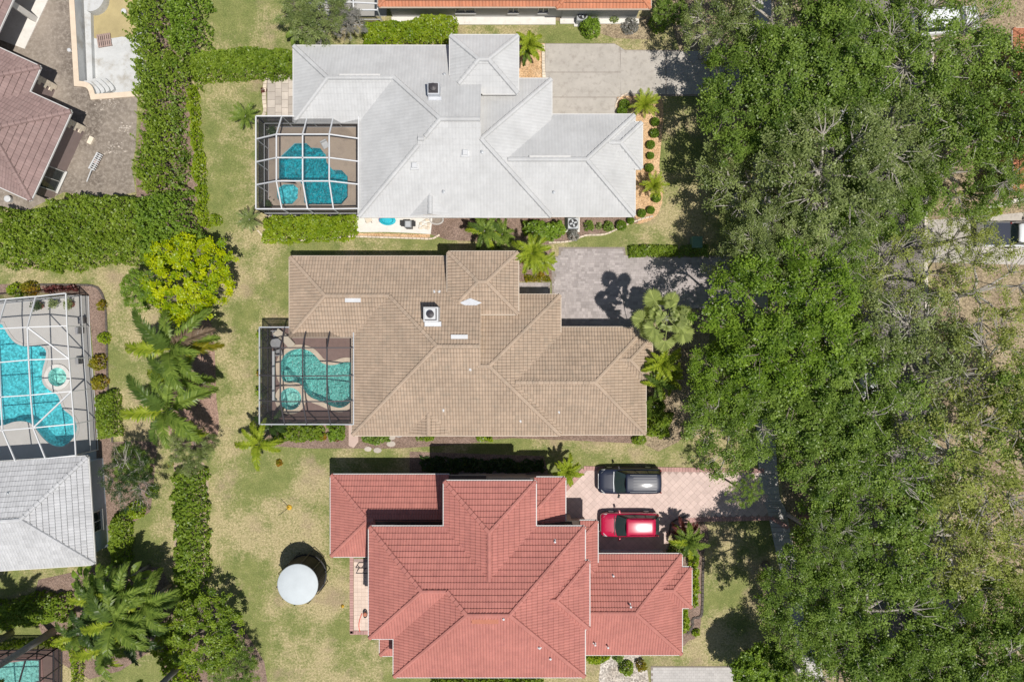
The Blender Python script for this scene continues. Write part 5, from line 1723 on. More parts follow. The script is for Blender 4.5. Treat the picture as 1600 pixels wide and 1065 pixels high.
# ================================================================== PALMS
palm(268, 545, 4.6, 13, 1.3, 'queen', 'leaf_palm', 'queen palm below the yellow tree with brown dry fronds on its right', .17, dead=2, deadaz=(.55, -.1), tilt=(-.35, .95), yellow=(11,))
palm(262, 640, 4.2, 12, 1.3, 'queen', 'leaf_palm', 'queen palm above the feathery shrub with bright spreading fronds', .16, dead=1, tilt=(-.35, .85))
palm(283, 592, 3.4, 10, 1.0, 'queen', 'leaf_palm', 'lower queen palm between the two larger ones', .14, dead=1, deadaz=(-.3,), tilt=(-.3, .9))
palm(405, 692, 2.6, 9, .72, 'queen', 'leaf_palmlime', 'lone young palm on the lawn corner by the bronze cage', .12, base=P(428, 668), tilt=(-.3, .8))
palm(425, 664, 1.6, 7, .55, 'queen', 'leaf_dark', 'dark young palm at the lower corner of the bronze cage', .09)
palm(384, 182, 1.5, 18, .95, 'cycad', 'leaf_palm', 'short bushy palm on the lawn beside the white cage', .10, tilt=(-.2, .5))
palm(390, 343, 1.5, 16, .8, 'cycad', 'leaf_olive', 'short dull green palm left of the yellow green hedge', .10, tilt=(-.2, .5))
palm(757, 362, 2.2, 12, .62, 'queen', 'leaf_palm', 'small feathery palm on the grass strip below the white roof', .10, base=P(770, 352))
palm(785, 366, 1.8, 9, .5, 'queen', 'leaf_palm', 'smallest feathery palm on the grass strip, right of its pair', .08)
palm(832, 395, 3.4, 13, .85, 'foxtail', 'leaf_palmlime', 'plumy yellow green palm at the corner of the tan house entry', .12, tilt=(-.3, .8))
palm(848, 410, 2.6, 10, .62, 'foxtail', 'leaf_palmlime', 'lower plumy palm over the tan house entry bed', .10, tilt=(-.3, .9))
palm(1042, 497, 7.0, 24, 1.15, 'fan', 'leaf_fan', 'tall fan palm with pale round leaves at the corner of the tan garage', .2, tilt=(-1.0, .70))
palm(1035, 568, 3.2, 13, .75, 'areca', 'leaf_palmlime', 'bright clump palm below the tall fan palm', .09)
palm(1028, 600, 2.8, 12, .62, 'areca', 'leaf_palm', 'green clump palm along the tan garage wall', .09)
palm(1022, 635, 2.2, 13, .9, 'smallfan', 'leaf_palm', 'low spiky fan palm at the lower end of the tan garage wall', .08, tilt=(-.4, .4))
palm(1045, 590, 2.0, 9, .5, 'queen', 'leaf_palmlime', 'small arching palm at the street side of the clump palms', .08)
palm(1007, 164, 1.3, 22, 1.0, 'cycad', 'leaf_palmlime', 'large lime cycad at the driveway corner of the white house', .16, tilt=(-.45, .25))
palm(1021, 290, 1.3, 20, .9, 'cycad', 'leaf_palmlime', 'lime cycad in the orange mulch below the topiary row', .15, tilt=(-.45, .25))
palm(826, 70, 1.8, 12, .62, 'areca', 'leaf_palmlime', 'yellow green palm shrub in the orange mulch by the white entry tower', .08)
palm(822, 82, 1.3, 9, .48, 'areca', 'leaf_palm', 'darker palm shrub tucked against the white entry tower', .08)
palm(886, 736, 2.0, 13, .62, 'areca', 'leaf_palmlime', 'spiky green palm at the lawn corner of the pink driveway', .09, tilt=(-.2, .4))
palm(1075, 845, 2.2, 13, .72, 'areca', 'leaf_palm', 'bushy palm at the corner of the red garage', .10, tilt=(-.2, .6))
palm(1070, 832, 1.6, 10, .6, 'areca', 'leaf_maroon', 'dull reddish palm behind the bushy palm of the red garage', .08)
palm(1082, 866, 1.4, 9, .55, 'smallfan', 'leaf_palm', 'small fan palm at the head of the yellow shrub row', .07)
palm(470, 52, 1.3, 12, .7, 'strap', 'leaf_palm', 'broad leaved plant at the corner of the white roof', .10, name='agave_plant', cat='plant', tilt=(-.2, .6))
palm(500, 58, 1.3, 10, .55, 'strap', 'leaf_grey', 'silvery strap leaved plant under the grey green tree', .08, name='agave_plant', cat='plant', tilt=(-.2, .6))
# the thicket of clump palms in the lower left
for i, (px, py, z, n, s_, k, lf, lb) in enumerate([
    (150,935,4.0,14,1.0,'areca','leaf_palm','upper left palm of the dense clump below the grey roof'),
    (190,930,4.4,15,1.05,'areca','leaf_palm','middle palm at the top of the dense clump'),
    (222,945,4.2,14,1.0,'queen','leaf_palm','palm of the dense clump nearest the long hedge'),
    (140,975,3.6,13,.95,'areca','leaf_dark','palm on the left side of the dense clump'),
    (180,970,4.6,16,1.1,'queen','leaf_palm','largest palm in the heart of the dense clump'),
    (215,985,4.0,14,1.0,'areca','leaf_dark','lower right palm of the dense clump'),
    (165,1010,3.4,13,.9,'queen','leaf_palm','palm at the lower edge of the dense clump'),
    (120,990,3.0,12,.8,'areca','leaf_palm','low palm where the grey trunk meets the dense clump'),
    (165,905,2.8,10,.85,'strap','leaf_bright','broad paddle leaved plant at the top of the dense clump'),
    (133,905,2.6,9,.8,'strap','leaf_bright','paddle leaved plant nearest the grey roof corner'),
    (205,900,2.6,9,.85,'strap','leaf_palm','darker paddle leaved plant in the shade of the hedge')]):
    palm(px, py, z, n, s_, k, lf, lb, .1, group='palms of the dense clump at the lower left', tilt=(-.15, .8))
# tall palms whose crowns stand outside the picture
def tall(px, py, z, label, r_=.2):
    x, y = P(px, py)
    palm(800 + (px - 800) * CAM_H / (CAM_H - z), 532.5 + (py - 532.5) * CAM_H / (CAM_H - z), z, 16, 1.05, 'queen', 'leaf_palm', label, r_, base=(x, y), tilt=(-.2, 1.0))
tall(84, 985, 9.5, 'tall grey trunked palm leaning out of the picture at the lower left', .24)
tall(18, 988, 9.0, 'tall grey trunked palm at the left edge', .2)
tall(291, 1030, 9.0, 'tall dark trunked palm at the bottom edge', .22)

# ================================================================== VEHICLES
def car(px, py, L, W, H, paint, label, ang=PI, kind='suv', roof_rails=True, group=None, zref=0.9, cat='car'):
    """front towards local -x before rotation by ang - pi"""
    x0, y0 = P(px, py, zref)
    root = thing('parked_car', label, cat, (x0, y0, 0), group, ang - PI)
    def loft(sts, name, mat, par, smooth=True):
        mb = MB(); rows = []
        for (x, prof) in sts: rows.append([(x, y, z) for y, z in prof])
        n = len(rows[0]); vs = [p for r_ in rows for p in r_]
        fs = [(i * n + k, i * n + k + 1, (i + 1) * n + k + 1, (i + 1) * n + k) for i in range(len(rows) - 1) for k in range(n - 1)]
        fs.append(tuple(range(n - 1, -1, -1))); b = (len(rows) - 1) * n; fs.append(tuple(b + k for k in range(n)))
        mb.add(vs, fs)
        me = np_mesh(name, np.array(mb.v), mb.f, mat, None, smooth)
        return link_mesh(name, me, par)
    hw = W / 2
    belt = H * .60
    def prof(w, zt, zlow=.28, crown=.03):
        h = [(-w * .93, zlow), (-w, zlow + .18), (-w, zt * .72), (-w * .985, zt - .10), (-w * .90, zt - .012), (-w * .5, zt + crown * .75), (0, zt + crown)]
        return h + [(-y, z) for y, z in h[-2::-1]]
    f = lambda t: (t - .5) * L
    hood = H * .555
    body = loft([(f(0), prof(hw * .74, H * .40, .35)), (f(.012), prof(hw * .86, H * .46, .30)), (f(.04), prof(hw * .935, H * .505)), (f(.10), prof(hw * .985, hood - .03)),
                 (f(.20), prof(hw, hood + .02)), (f(.29), prof(hw, belt - .02)), (f(.5), prof(hw, belt, crown=.0)), (f(.80), prof(hw * .995, belt + .02, crown=0)), (f(.93), prof(hw * .965, belt + .02, crown=0)),
                 (f(.98), prof(hw * .91, belt - .05, crown=0)), (f(1.0), prof(hw * .80, belt - .20, .35, 0))], 'body', M[paint], root)
    # roof panel, crowned with rounded sides
    rt0, rt1 = (.405, .945) if kind == 'suv' else (.415, .90)
    def rprof(w, z): 
        h = [(-w, z - .10), (-w * .96, z - .035), (-w * .86, z), (-w * .45, z + .03), (0, z + .038)]
        return h + [(-y, q) for y, q in h[-2::-1]]
    rw_ = hw * .765
    loft([(f(rt0), rprof(rw_ * .93, H - .075)), (f(rt0 + .03), rprof(rw_ * .98, H - .05)), (f(.6), rprof(rw_, H - .035)), (f(rt1 - .06), rprof(rw_ * .97, H - .055)), (f(rt1 - .01), rprof(rw_ * .91, H - .09)), (f(rt1 + .012), rprof(rw_ * .84, H - .16))], 'roof', M[paint], root)
    def quadgrid(a, b, c, d, bow, name, mat, n=6, lift=0.0):
        """a,b lower edge; d,c upper edge; bow pushes the middle along -x"""
        vs = []; fs = []
        for j in range(3):
            for i in range(n + 1):
                t, s_ = i / n, j / 2
                p = Vector(a).lerp(Vector(b), t).lerp(Vector(d).lerp(Vector(c), t), s_)
                p.x += bow * (1 - (2 * t - 1) ** 2); p.z += lift * math.sin(PI * s_)
                vs.append(tuple(p))
        for j in range(2):
            for i in range(n): fs.append((j * (n + 1) + i, j * (n + 1) + i + 1, (j + 1) * (n + 1) + i + 1, (j + 1) * (n + 1) + i))
        me = np_mesh(name, np.array(vs), fs, mat, None, True)
        return link_mesh(name, me, root)
    wb = .275
    zb = belt + .0
    quadgrid((f(wb), -hw * .88, zb), (f(wb), hw * .88, zb), (f(rt0 + .012), rw_ * .90, H - .10), (f(rt0 + .012), -rw_ * .90, H - .10), -.16, 'windshield', M['car_glass'], 8, .03)
    quadgrid((f(.985), hw * .80, zb - .02), (f(.985), -hw * .80, zb - .02), (f(rt1 + .008), -rw_ * .80, H - .17), (f(rt1 + .008), rw_ * .80, H - .17), .05, 'rear_window', M['car_glass'], 6)
    for s_ in (-1, 1):
        # pillars and side glass in three lights
        A = [(f(wb + .02), s_ * hw * .90, zb - .03), (f(.97), s_ * hw * .88, zb - .03), (f(rt1 - .0), s_ * rw_ * .93, H - .13), (f(rt0 + .01), s_ * rw_ * .95, H - .115)]
        mb = MB(); mb.add(A, [(0, 1, 2, 3) if s_ < 0 else (3, 2, 1, 0)]); me = np_mesh('side_panel', np.array(mb.v), mb.f, M['black_plastic']); link_mesh('side_panel', me, root)
        for (t0, t1) in ((.06, .36), (.39, .66), (.69, .95)):
            def at(t, q):
                lo = Vector(A[0]).lerp(Vector(A[1]), t); hi = Vector(A[3]).lerp(Vector(A[2]), t)
                return lo.lerp(hi, q) + Vector((0, s_ * .012, .004))
            vs = [tuple(at(t0, .14)), tuple(at(t1, .14)), tuple(at(t1, .88)), tuple(at(t0 + (.07 if t0 < .1 else 0), .88))]
            me = np_mesh('side_window', np.array(vs), [(0, 1, 2, 3) if s_ < 0 else (3, 2, 1, 0)], M['car_glass']); link_mesh('side_window', me, root)
        # mirrors
        mb = MB(); mb.box((f(.315), s_ * (hw + .13), zb + .05), (.14, .26, .17), s_ * .25, .5, .05)
        mb.bar((f(.31), s_ * (hw - .04), zb), (f(.312), s_ * (hw + .06), zb + .03), .06)
        me = np_mesh('side_mirror', np.array([tuple(v) for v in mb.v]), mb.f, M['black_plastic'] if kind == 'suv' else M[paint]); link_mesh('side_mirror', me, root)
        # headlamps, tail lamps
        mb = MB(); mb.add([(f(.018), s_ * hw * .60, H * .455), (f(.05), s_ * hw * .90, H * .46), (f(.115), s_ * hw * .955, H * .525), (f(.055), s_ * hw * .66, H * .525)], [(0, 1, 2, 3) if s_ > 0 else (3, 2, 1, 0)])
        mb.v = [(v[0] - .012, v[1] + s_ * .012, v[2] + .012) for v in mb.v]
        me = np_mesh('headlight', np.array(mb.v), mb.f, M['lamp_lens']); link_mesh('headlight', me, root)
        mb = MB(); mb.box((f(.975), s_ * hw * .86, belt - .10), (.10, .12, .34), -s_ * .5, .5, .03)
        me = np_mesh('tail_light', np.array(mb.v), mb.f, M['red_lens']); link_mesh('tail_light', me, root)
        for t in (.19, .80):
            o = thing_child('wheel', root)
            mb = MB(); ring(mb, (f(t), s_ * (hw - .10), .345), .345, .22); me = np_mesh('tyre', np.array([tuple(v) for v in mb.v]), mb.f, M['rubber'], None, False); link_mesh('tyre', me, o)
            mb = MB(); ring(mb, (f(t), s_ * (hw - .085), .345), .225, .21); me = np_mesh('rim', np.array([tuple(v) for v in mb.v]), mb.f, M['grey_metal'], None, False); link_mesh('rim', me, o)
        if roof_rails:
            mb = MB(); mb.tube([(f(.47), s_ * rw_ * .86, H - .01), (f(.50), s_ * rw_ * .86, H + .045), (f(.85), s_ * rw_ * .84, H + .03), (f(.885), s_ * rw_ * .83, H - .03)], .022, 6)
            me = np_mesh('roof_rail', np.array([tuple(v) for v in mb.v]), mb.f, M['grey_metal' if kind == 'suv' else paint]); link_mesh('roof_rail', me, root)
    # pressed ribs along the roof
    if kind == 'suv':
        mb = MB()
        for k in range(5):
            yy = (k - 2) * rw_ * .30
            mb.bar((f(.52), yy, H + .002 - abs(k - 2) * .004), (f(.88), yy, H - .018 - abs(k - 2) * .004), .05, .022)
        o = link_mesh('roof_rib', np_mesh('roof_rib', np.array([tuple(v) for v in mb.v]), mb.f, M[paint]), root); o['kind'] = 'stuff'
    mb = MB(); mb.bar((f(.012), -hw * .58, H * .40), (f(.012), hw * .58, H * .40), .10, .16); link_mesh('grille', np_mesh('grille', np.array([tuple(v) for v in mb.v]), mb.f, M['grey_metal'] if kind == 'suv' else M['black_plastic']), root)
    mb = MB(); mb.tube([(f(wb) - .17, -hw * .80, zb + .0), (f(wb) - .21, 0, zb + .035), (f(wb) - .17, hw * .80, zb + .0)], .035, 5); link_mesh('cowl', np_mesh('cowl', np.array([tuple(v) for v in mb.v]), mb.f, M['grey_metal' if kind == 'suv' else 'black_plastic']), root)
    for q in (-.35, .25):
        mb = MB(); mb.tube([(f(wb) - .12, hw * (q + .35), zb + .05), (f(wb) + .10, hw * q, zb + .12)], .016, 4); link_mesh('wiper', np_mesh('wiper', np.array([tuple(v) for v in mb.v]), mb.f, M['black_plastic']), root)
    mb = MB()
    for q in (-1, 1): mb.tube([(f(.07), q * hw * .48, H * .527), (f(.16), q * hw * .58, hood + .028), (f(.26), q * hw * .62, belt + .0)], .016, 4)
    o = link_mesh('hood_crease', np_mesh('hood_crease', np.array([tuple(v) for v in mb.v]), mb.f, M[paint], None, True), root); o['kind'] = 'stuff'
    mb = MB(); mb.bar((f(.992), -hw * .72, .50), (f(.992), hw * .72, .50), .16, .2); link_mesh('bumper', np_mesh('bumper', np.array([tuple(v) for v in mb.v]), mb.f, M['black_plastic']), root)
    return root
def thing_child(name, parent):
    o = bpy.data.objects.new(name, None); COL.objects.link(o); o.parent = parent; o.empty_display_size = .1
    return o
def ring(mb, c, r_, w, n=18):
    vs = []
    for s_ in (-.5, .5):
        for k in range(n): vs.append((c[0] + r_ * math.cos(2 * PI * k / n), c[1] + s_ * w, c[2] + r_ * math.sin(2 * PI * k / n)))
    fs = [(k, k + n, (k + 1) % n + n, (k + 1) % n) for k in range(n)]
    mb.add(vs, fs + [tuple(range(n)), tuple(range(2 * n - 1, n - 1, -1))])
car(984.5, 751.5, 4.95, 1.96, 1.80, 'paint_navy', 'dark navy SUV with ribbed roof rails parked on the pink driveway')
car(984.5, 820, 4.55, 1.85, 1.66, 'paint_red', 'bright red crossover parked beside the red roof', kind='hatch')
car(1352, 590, 4.6, 1.82, 1.50, 'paint_white', 'white car half hidden under the oaks out from the tan house', ang=PI / 2, kind='hatch', roof_rails=False)
car(1447, 985, 4.7, 1.85, 1.60, 'paint_white', 'white car glimpsed through the leaves at the lower right', ang=PI * 1.42, kind='hatch', roof_rails=False)
car(1334, 205, 4.5, 1.80, 1.48, 'paint_white', 'white car glimpsed under the oaks opposite the concrete driveway', ang=PI / 2, kind='hatch', roof_rails=False)
car(1480, 32, 5.2, 1.95, 1.75, 'paint_white', 'white van shape behind the oak at the top right', ang=0.1, roof_rails=False, zref=.9)
# pickup across the street: cab outside the edge, dark covered bed
pk = car(1606, 366, 3.0, 1.95, 1.78, 'paint_white', 'white pickup cab with a dark covered bed at the right edge', ang=0, kind='hatch', roof_rails=False, cat='pickup')
pk.name = 'parked_pickup'
mb = MB(); mb.box((1.5 + 1.05, 0, .72), (2.1, 1.86, .8), 0, .5, .06); link_mesh('truck_bed', np_mesh('truck_bed', np.array(mb.v), mb.f, M['paint_white']), pk)
mb = MB(); mb.box((1.5 + 1.05, 0, 1.14), (2.02, 1.74, .06), 0, .5, .02); link_mesh('bed_cover', np_mesh('bed_cover', np.array(mb.v), mb.f, M['paint_navy']), pk)

# ================================================================== TRAMPOLINE
tz = 2.95; tr = 1.53
tx, ty = P(465, 912.5, tz)
tp_ = thing('trampoline', 'round trampoline with a black net enclosure and a white disc canopy', 'trampoline', (tx, ty, 0))
mb = MB(); mb.lathe((tx, ty, .80), [(tr * 1.02, 0), (tr * 1.06, .03), (tr * 1.06, .07), (tr * .86, .08), (tr * .86, .05)], 36); mb.build('spring_pad', M['black_plastic'], tp_)
mb = MB(); mb.lathe((tx, ty, .82), [(tr * .87, 0), (tr * .87, .02)], 36); mb.build('jumping_mat', M['black_plastic'], tp_)
mb = MB(); mb.lathe((tx, ty, tz - .02), [(tr, -.06), (tr * 1.0, 0.0), (tr * .97, .03), (tr * .5, .10), (.02, .16)], 40); mb.build('canopy', M['canvas_white'], tp_, True)
nt = MB(); n = 40
vs = [(tx + tr * 1.0 * math.cos(2 * PI * k / n), ty + tr * 1.0 * math.sin(2 * PI * k / n), z) for z in (.85, tz - .06) for k in range(n)]
nt.add(vs, [(k, (k + 1) % n, n + (k + 1) % n, n + k) for k in range(n)]); nt.build('safety_net', M['screen_net'], tp_)
for k in range(10):
    a = 2 * PI * k / 10 + .15
    c, s_ = math.cos(a), math.sin(a)
    mb = MB(); mb.tube([(tx + tr * 1.08 * c, ty + tr * 1.08 * s_, 0), (tx + tr * 1.09 * c, ty + tr * 1.09 * s_, 1.8), (tx + tr * 1.08 * c, ty + tr * 1.08 * s_, tz - .15), (tx + tr * 1.0 * c, ty + tr * 1.0 * s_, tz - .02)], .032, 6)
    mb.build('net_pole', M['black_plastic'], tp_)

# ================================================================== SMALL THINGS
def simple(name, label, cat, parts, group=None, at=None):
    """parts: list of (part name, MB, material)"""
    xs = [v for p in parts for v in p[1].v]
    cx = sum(v[0] for v in xs) / len(xs); cy = sum(v[1] for v in xs) / len(xs)
    root = thing(name, label, cat, (cx, cy, 0), group)
    for nm, mb, mt in parts: mb.build(nm, M[mt], root)
    return root
def acunit(px, py, label, s=.85):
    x, y = P(px, py, .4)
    b = MB().box((x, y, .42), (s, s, .72), 0, .5, .04)
    pad = MB().box((x, y, .03), (s * 1.35, s * 1.35, .08))
    g = MB().lathe((x, y, .785), [(s * .42, 0), (s * .42, .02), (s * .36, .03)], 18)
    fan = MB()
    for k in range(4):
        a = PI / 2 * k + .3
        fan.bar((x, y, .825), (x + math.cos(a) * s * .34, y + math.sin(a) * s * .34, .825), .12, .015)
    return simple('air_conditioner', label, 'air conditioner', [('casing', b, 'grey_metal'), ('pad', pad, 'white_concrete'), ('fan_guard', g, 'black_plastic'), ('fan', fan, 'grey_metal')], 'air conditioner units')
acunit(895, 350, 'air conditioner on a pale pad below the white roof')
acunit(909, 27, 'air conditioner beside the flowering bush under the orange eave')
# barbecue on the side terrace
x, y = P(637.5, 350, 1.0)
simple('barbecue_grill', 'grey covered grill standing on the pale side terrace', 'grill', [
    ('lid', MB().box((x, y, .98), (.52, .55, .28), 0, .5, .08), 'grey_metal'), ('cart', MB().box((x, y, .42), (.5, .5, .80)), 'black_plastic'),
    ('side_shelf', MB().box((x - .42, y + .05, .86), (.3, .42, .04)).box((x + .42, y + .05, .86), (.3, .42, .04)), 'black_plastic'), ('handle', MB().bar((x - .2, y - .3, 1.0), (x + .2, y - .3, 1.0), .04), 'black_plastic')])
x, y = P(605, 344, .5)
simple('kayak', 'teal and purple inflatable boat lying on the side terrace', 'inflatable', [
    ('hull', MB().lathe((x, y, .10), [(.35, 0), (.50, .10), (.52, .25), (.38, .34), (.30, .22)], 16, .5, 1.25, .72), 'teal_vinyl'),
    ('seat', MB().box((x - .1, y + .02, .34), (.35, .42, .08), .2, .5, .03), 'teal_vinyl'), ('stripe', MB().tube([(x - .62, y - .1, .26), (x - .66, y + .08, .28), (x - .5, y + .3, .3)], .06, 6), 'purple_vinyl')])
x, y = P(576, 343, .3)
simple('folding_chair', 'weathered folding chair on the side terrace by the white wall', 'chair', [
    ('seat', MB().box((x, y, .42), (.5, .48, .05), .4, .5, .02), 'stucco_cream'), ('backrest', MB().box((x + .18, y + .22, .68), (.46, .06, .42), .4), 'stucco_cream'),
    ('leg', MB().bar((x - .22, y - .2, 0), (x - .2, y - .2, .42), .04), 'wood_grey'), ('leg', MB().bar((x + .22, y - .2, 0), (x + .2, y - .2, .42), .04), 'wood_grey'),
    ('leg', MB().bar((x - .22, y + .2, 0), (x - .2, y + .2, .42), .04), 'wood_grey'), ('leg', MB().bar((x + .22, y + .2, 0), (x + .2, y + .2, .42), .04), 'wood_grey')])
# heap of white rocks at the end of the terrace, each one a thing small enough to be counted
r = np.random.default_rng(4)
for i in range(26):
    a, b = r.uniform(653, 671), r.uniform(343, 357)
    x, y = P(a, b); s_ = r.uniform(.07, .16)
    o = MB().lathe((x, y, .03), [(s_ * .9, 0), (s_, s_ * .4), (s_ * .6, s_ * .8), (s_ * .1, s_ * .9)], 7, r.random(), r.uniform(.8, 1.3), r.uniform(.7, 1.1)).build('rock', M[['white_stone', 'white_concrete', 'dark_edging'][int(r.integers(0, 5)) % 3]], None)
    tag(o, 'loose garden rock in the pale heap at the end of the side terrace', 'rock', 'rocks heaped at the end of the side terrace')
x, y = P(682, 343, .1)
simple('stone_ring', 'shallow oval stone ring filled with gravel below the white eave', 'planter', [
    ('rim', MB().tube([(x + .52 * math.cos(a), y + .36 * math.sin(a), .06) for a in [2 * PI * k / 20 for k in range(21)]], .07, 6), 'sidewalk_concrete'), ('gravel', MB().lathe((x, y, 0), [(.5, 0), (.5, .04)], 20, .5, 1, .68), 'bare_soil')])
x, y = P(623, 676, .5)
simple('garden_cart', 'grey wheelbarrow partly under the tan eave', 'wheelbarrow', [('tray', MB().lathe((x, y, .35), [(.25, 0), (.4, .22), (.37, .22), (.23, .04)], 12, .5, 1.3, .8), 'grey_metal'),
    ('wheel', MB().lathe((x + .55, y - .04, .1), [(.16, 0), (.16, .08)], 12), 'rubber'), ('handle', MB().bar((x - .3, y - .15, .4), (x - .9, y - .2, .55), .04), 'wood_grey'), ('handle', MB().bar((x - .3, y + .15, .4), (x - .9, y + .2, .55), .04), 'wood_grey')])
# pole on the lawn and short marker
x, y = P(452, 792)
simple('lawn_pole', 'thin dark pole with a yellow base standing on the lawn above the trampoline', 'pole', [('pole', MB().tube([(x, y, -.05), (x, y, 2.5)], .022, 6), 'black_plastic'), ('base', MB().lathe((x, y, 0), [(.22, 0), (.19, .10), (.08, .18), (.05, .30)], 12), 'yellow_plastic')])
x, y = P(535.5, 946)
simple('lawn_marker', 'short yellow marker on the lawn beside the patio', 'marker', [('base', MB().lathe((x, y, 0), [(.13, 0), (.12, .12), (.05, .22)], 10), 'yellow_plastic'), ('stem', MB().tube([(x, y, .1), (x, y, .35)], .02, 6), 'black_plastic')])
# ladder frame and hose reel on the patio
x, y = P(560, 888, .4)
ld = [('rail', MB().tube([(x - .1, y - .22, .75), (x + 1.7, y - .22, .75)], .035, 6), 'bronze_metal'), ('rail', MB().tube([(x + .15, y + .18, .75), (x + 1.7, y + .18, .75)], .035, 6), 'bronze_metal')]
for k in range(4): ld.append(('rung', MB().tube([(x - .1 + k * .5, y - .22, .75), (x + .15 + k * .5, y + .18, .75)], .03, 6), 'bronze_metal'))
for k in (0, 3): ld.append(('leg', MB().tube([(x + k * .52, y, .75), (x + k * .52, y, 0)], .03, 6), 'bronze_metal'))
simple('garden_bench', 'dark metal frame bench reaching out from under the red eave', 'bench', ld)
x, y = P(570, 960, .4)
hs = [(x + .14 * math.cos(a), y + .26 * math.sin(a), .25 + .02 * math.sin(3 * a)) for a in [2 * PI * k / 18 for k in range(19)]]
tail = [(P(566 - 5 * math.sin(t * 2.4), 957 + t * 29)[0], P(566, 957 + t * 29)[1], .06) for t in [k / 10 for k in range(11)]]
simple('hose_reel', 'dark hose reel with a red hose trailing over the patio', 'hose', [('reel', MB().lathe((x, y, .0), [(.16, 0), (.16, .35), (.1, .4)], 12), 'terracotta_pot'), ('hose_coil', MB().tube(hs, .05, 6), 'bronze_metal'), ('hose', MB().tube(tail, .035, 6), 'hose_red')])
# things by the pools
x, y = P(508, 226, .3)
simple('pool_float', 'white folded towel chair by the angular pool', 'lounge chair', [('seat', MB().box((x, y, .28), (.52, .55, .10), .5, .5, .04), 'white_plastic'), ('backrest', MB().box((x - .1, y + .22, .45), (.5, .10, .4), .5, .5, .03), 'white_plastic'), ('leg', MB().box((x, y, .12), (.4, .4, .2), .5), 'black_plastic')])
x, y = P(431, 536, .7)
tb = [('table_top', MB().lathe((x, y, .70), [(.42, 0), (.42, .03)], 16), 'fabric_grey'), ('table_leg', MB().tube([(x, y, .05), (x, y, .7)], .04, 6), 'bronze_metal')]
simple('patio_table', 'small round table in the corner of the bronze cage', 'table', tb)
for i, (dx, dy) in enumerate(((-.1, .75), (.15, -.72))):
    simple('patio_chair', ['patio chair above the small round table', 'patio chair below the small round table'][i], 'chair', [('seat', MB().box((x + dx, y + dy, .42), (.48, .48, .06), .3, .5, .02), 'fabric_grey'),
        ('backrest', MB().box((x + dx, y + dy + (.22 if dy > 0 else -.22), .68), (.46, .06, .5), .1), 'fabric_grey'), ('leg_frame', MB().box((x + dx, y + dy, .22), (.38, .38, .36)), 'bronze_metal')], 'chairs at the small round table')
x, y = P(449, 533, .4)
simple('lounge_chair', 'pale reclining lounger by the kidney pool', 'lounger', [('seat', MB().box((x, y, .34), (.6, 1.1, .08), .75, .5, .03), 'stucco_cream'), ('backrest', MB().bar((x - .42, y + .42, .38), (x - .8, y + .8, .78), .58, .07), 'stucco_cream'), ('leg_frame', MB().box((x, y, .17), (.4, .9, .28), .75), 'bronze_metal')])
MBr = MB().bar((*P(434, 548), .95), (*P(434, 625), .95), .16, .16)
simple('solar_roller', 'white pool cover roller standing along the kidney pool', 'cover roller', [('roller', MBr, 'white_plastic'), ('stand', MB().bar((*P(434, 549), .06), (*P(434, 549), .95), .09), 'grey_metal'), ('stand', MB().bar((*P(434, 624), .06), (*P(434, 624), .95), .09), 'grey_metal')])
for px, py, s_, lf, lb in ((60, 477.5, .30, 'leaf_dark', 'dark round plant pot on the pale deck under the slanted cage'), (109, 475, .28, 'terracotta_pot', 'brown pot near the corner of the slanted cage'), (85, 474, .25, 'white_plastic', 'white pot between two darker ones on the pale deck'),
                           (426, 206, .3, 'leaf_dark', 'potted plant in the upper corner of the white cage'), (418, 321, .3, 'leaf_dark', 'potted plant in the lower corner of the white cage')):
    x, y = P(px, py, .4)
    rr = np.random.default_rng(int(px)); pp = rr.normal(size=(260, 3)) * np.array([s_, s_, .15]) * .6 + np.array([x, y, .62]); V, F, T = leaf_arrays(pp, .16, rr.normal(.5, .2, 260), .8, .5, rr)
    root = simple('potted_plant', lb, 'potted plant', [('pot', MB().lathe((x, y, .05), [(s_ * .7, 0), (s_, .4), (s_ * .9, .4), (s_ * .85, .36)], 14), 'terracotta_pot' if 'leaf' in lf else lf)], 'pots on the pool decks')
    link_mesh('foliage', np_mesh('foliage', V - np.array(ORG[root.name]), F, M['leaf_dark' if 'leaf' in lf else 'leaf_olive'], T), root)
for px, py, lb in ((123, 516, 'dark metal deck chair nearest the corner of the slanted cage'), (123, 563, 'dark metal deck chair near the round spa'), (127, 500, 'grey covered bench against the screen of the slanted cage')):
    x, y = P(px, py, .4)
    simple('deck_chair', lb, 'chair', [('seat', MB().box((x, y, .42), (.55, .55, .07), .1, .5, .03), 'fabric_grey'), ('backrest', MB().box((x + .26, y, .68), (.06, .52, .5)), 'fabric_grey'), ('leg_frame', MB().box((x, y, .22), (.45, .45, .36)), 'bronze_metal')], 'seats on the pale deck')
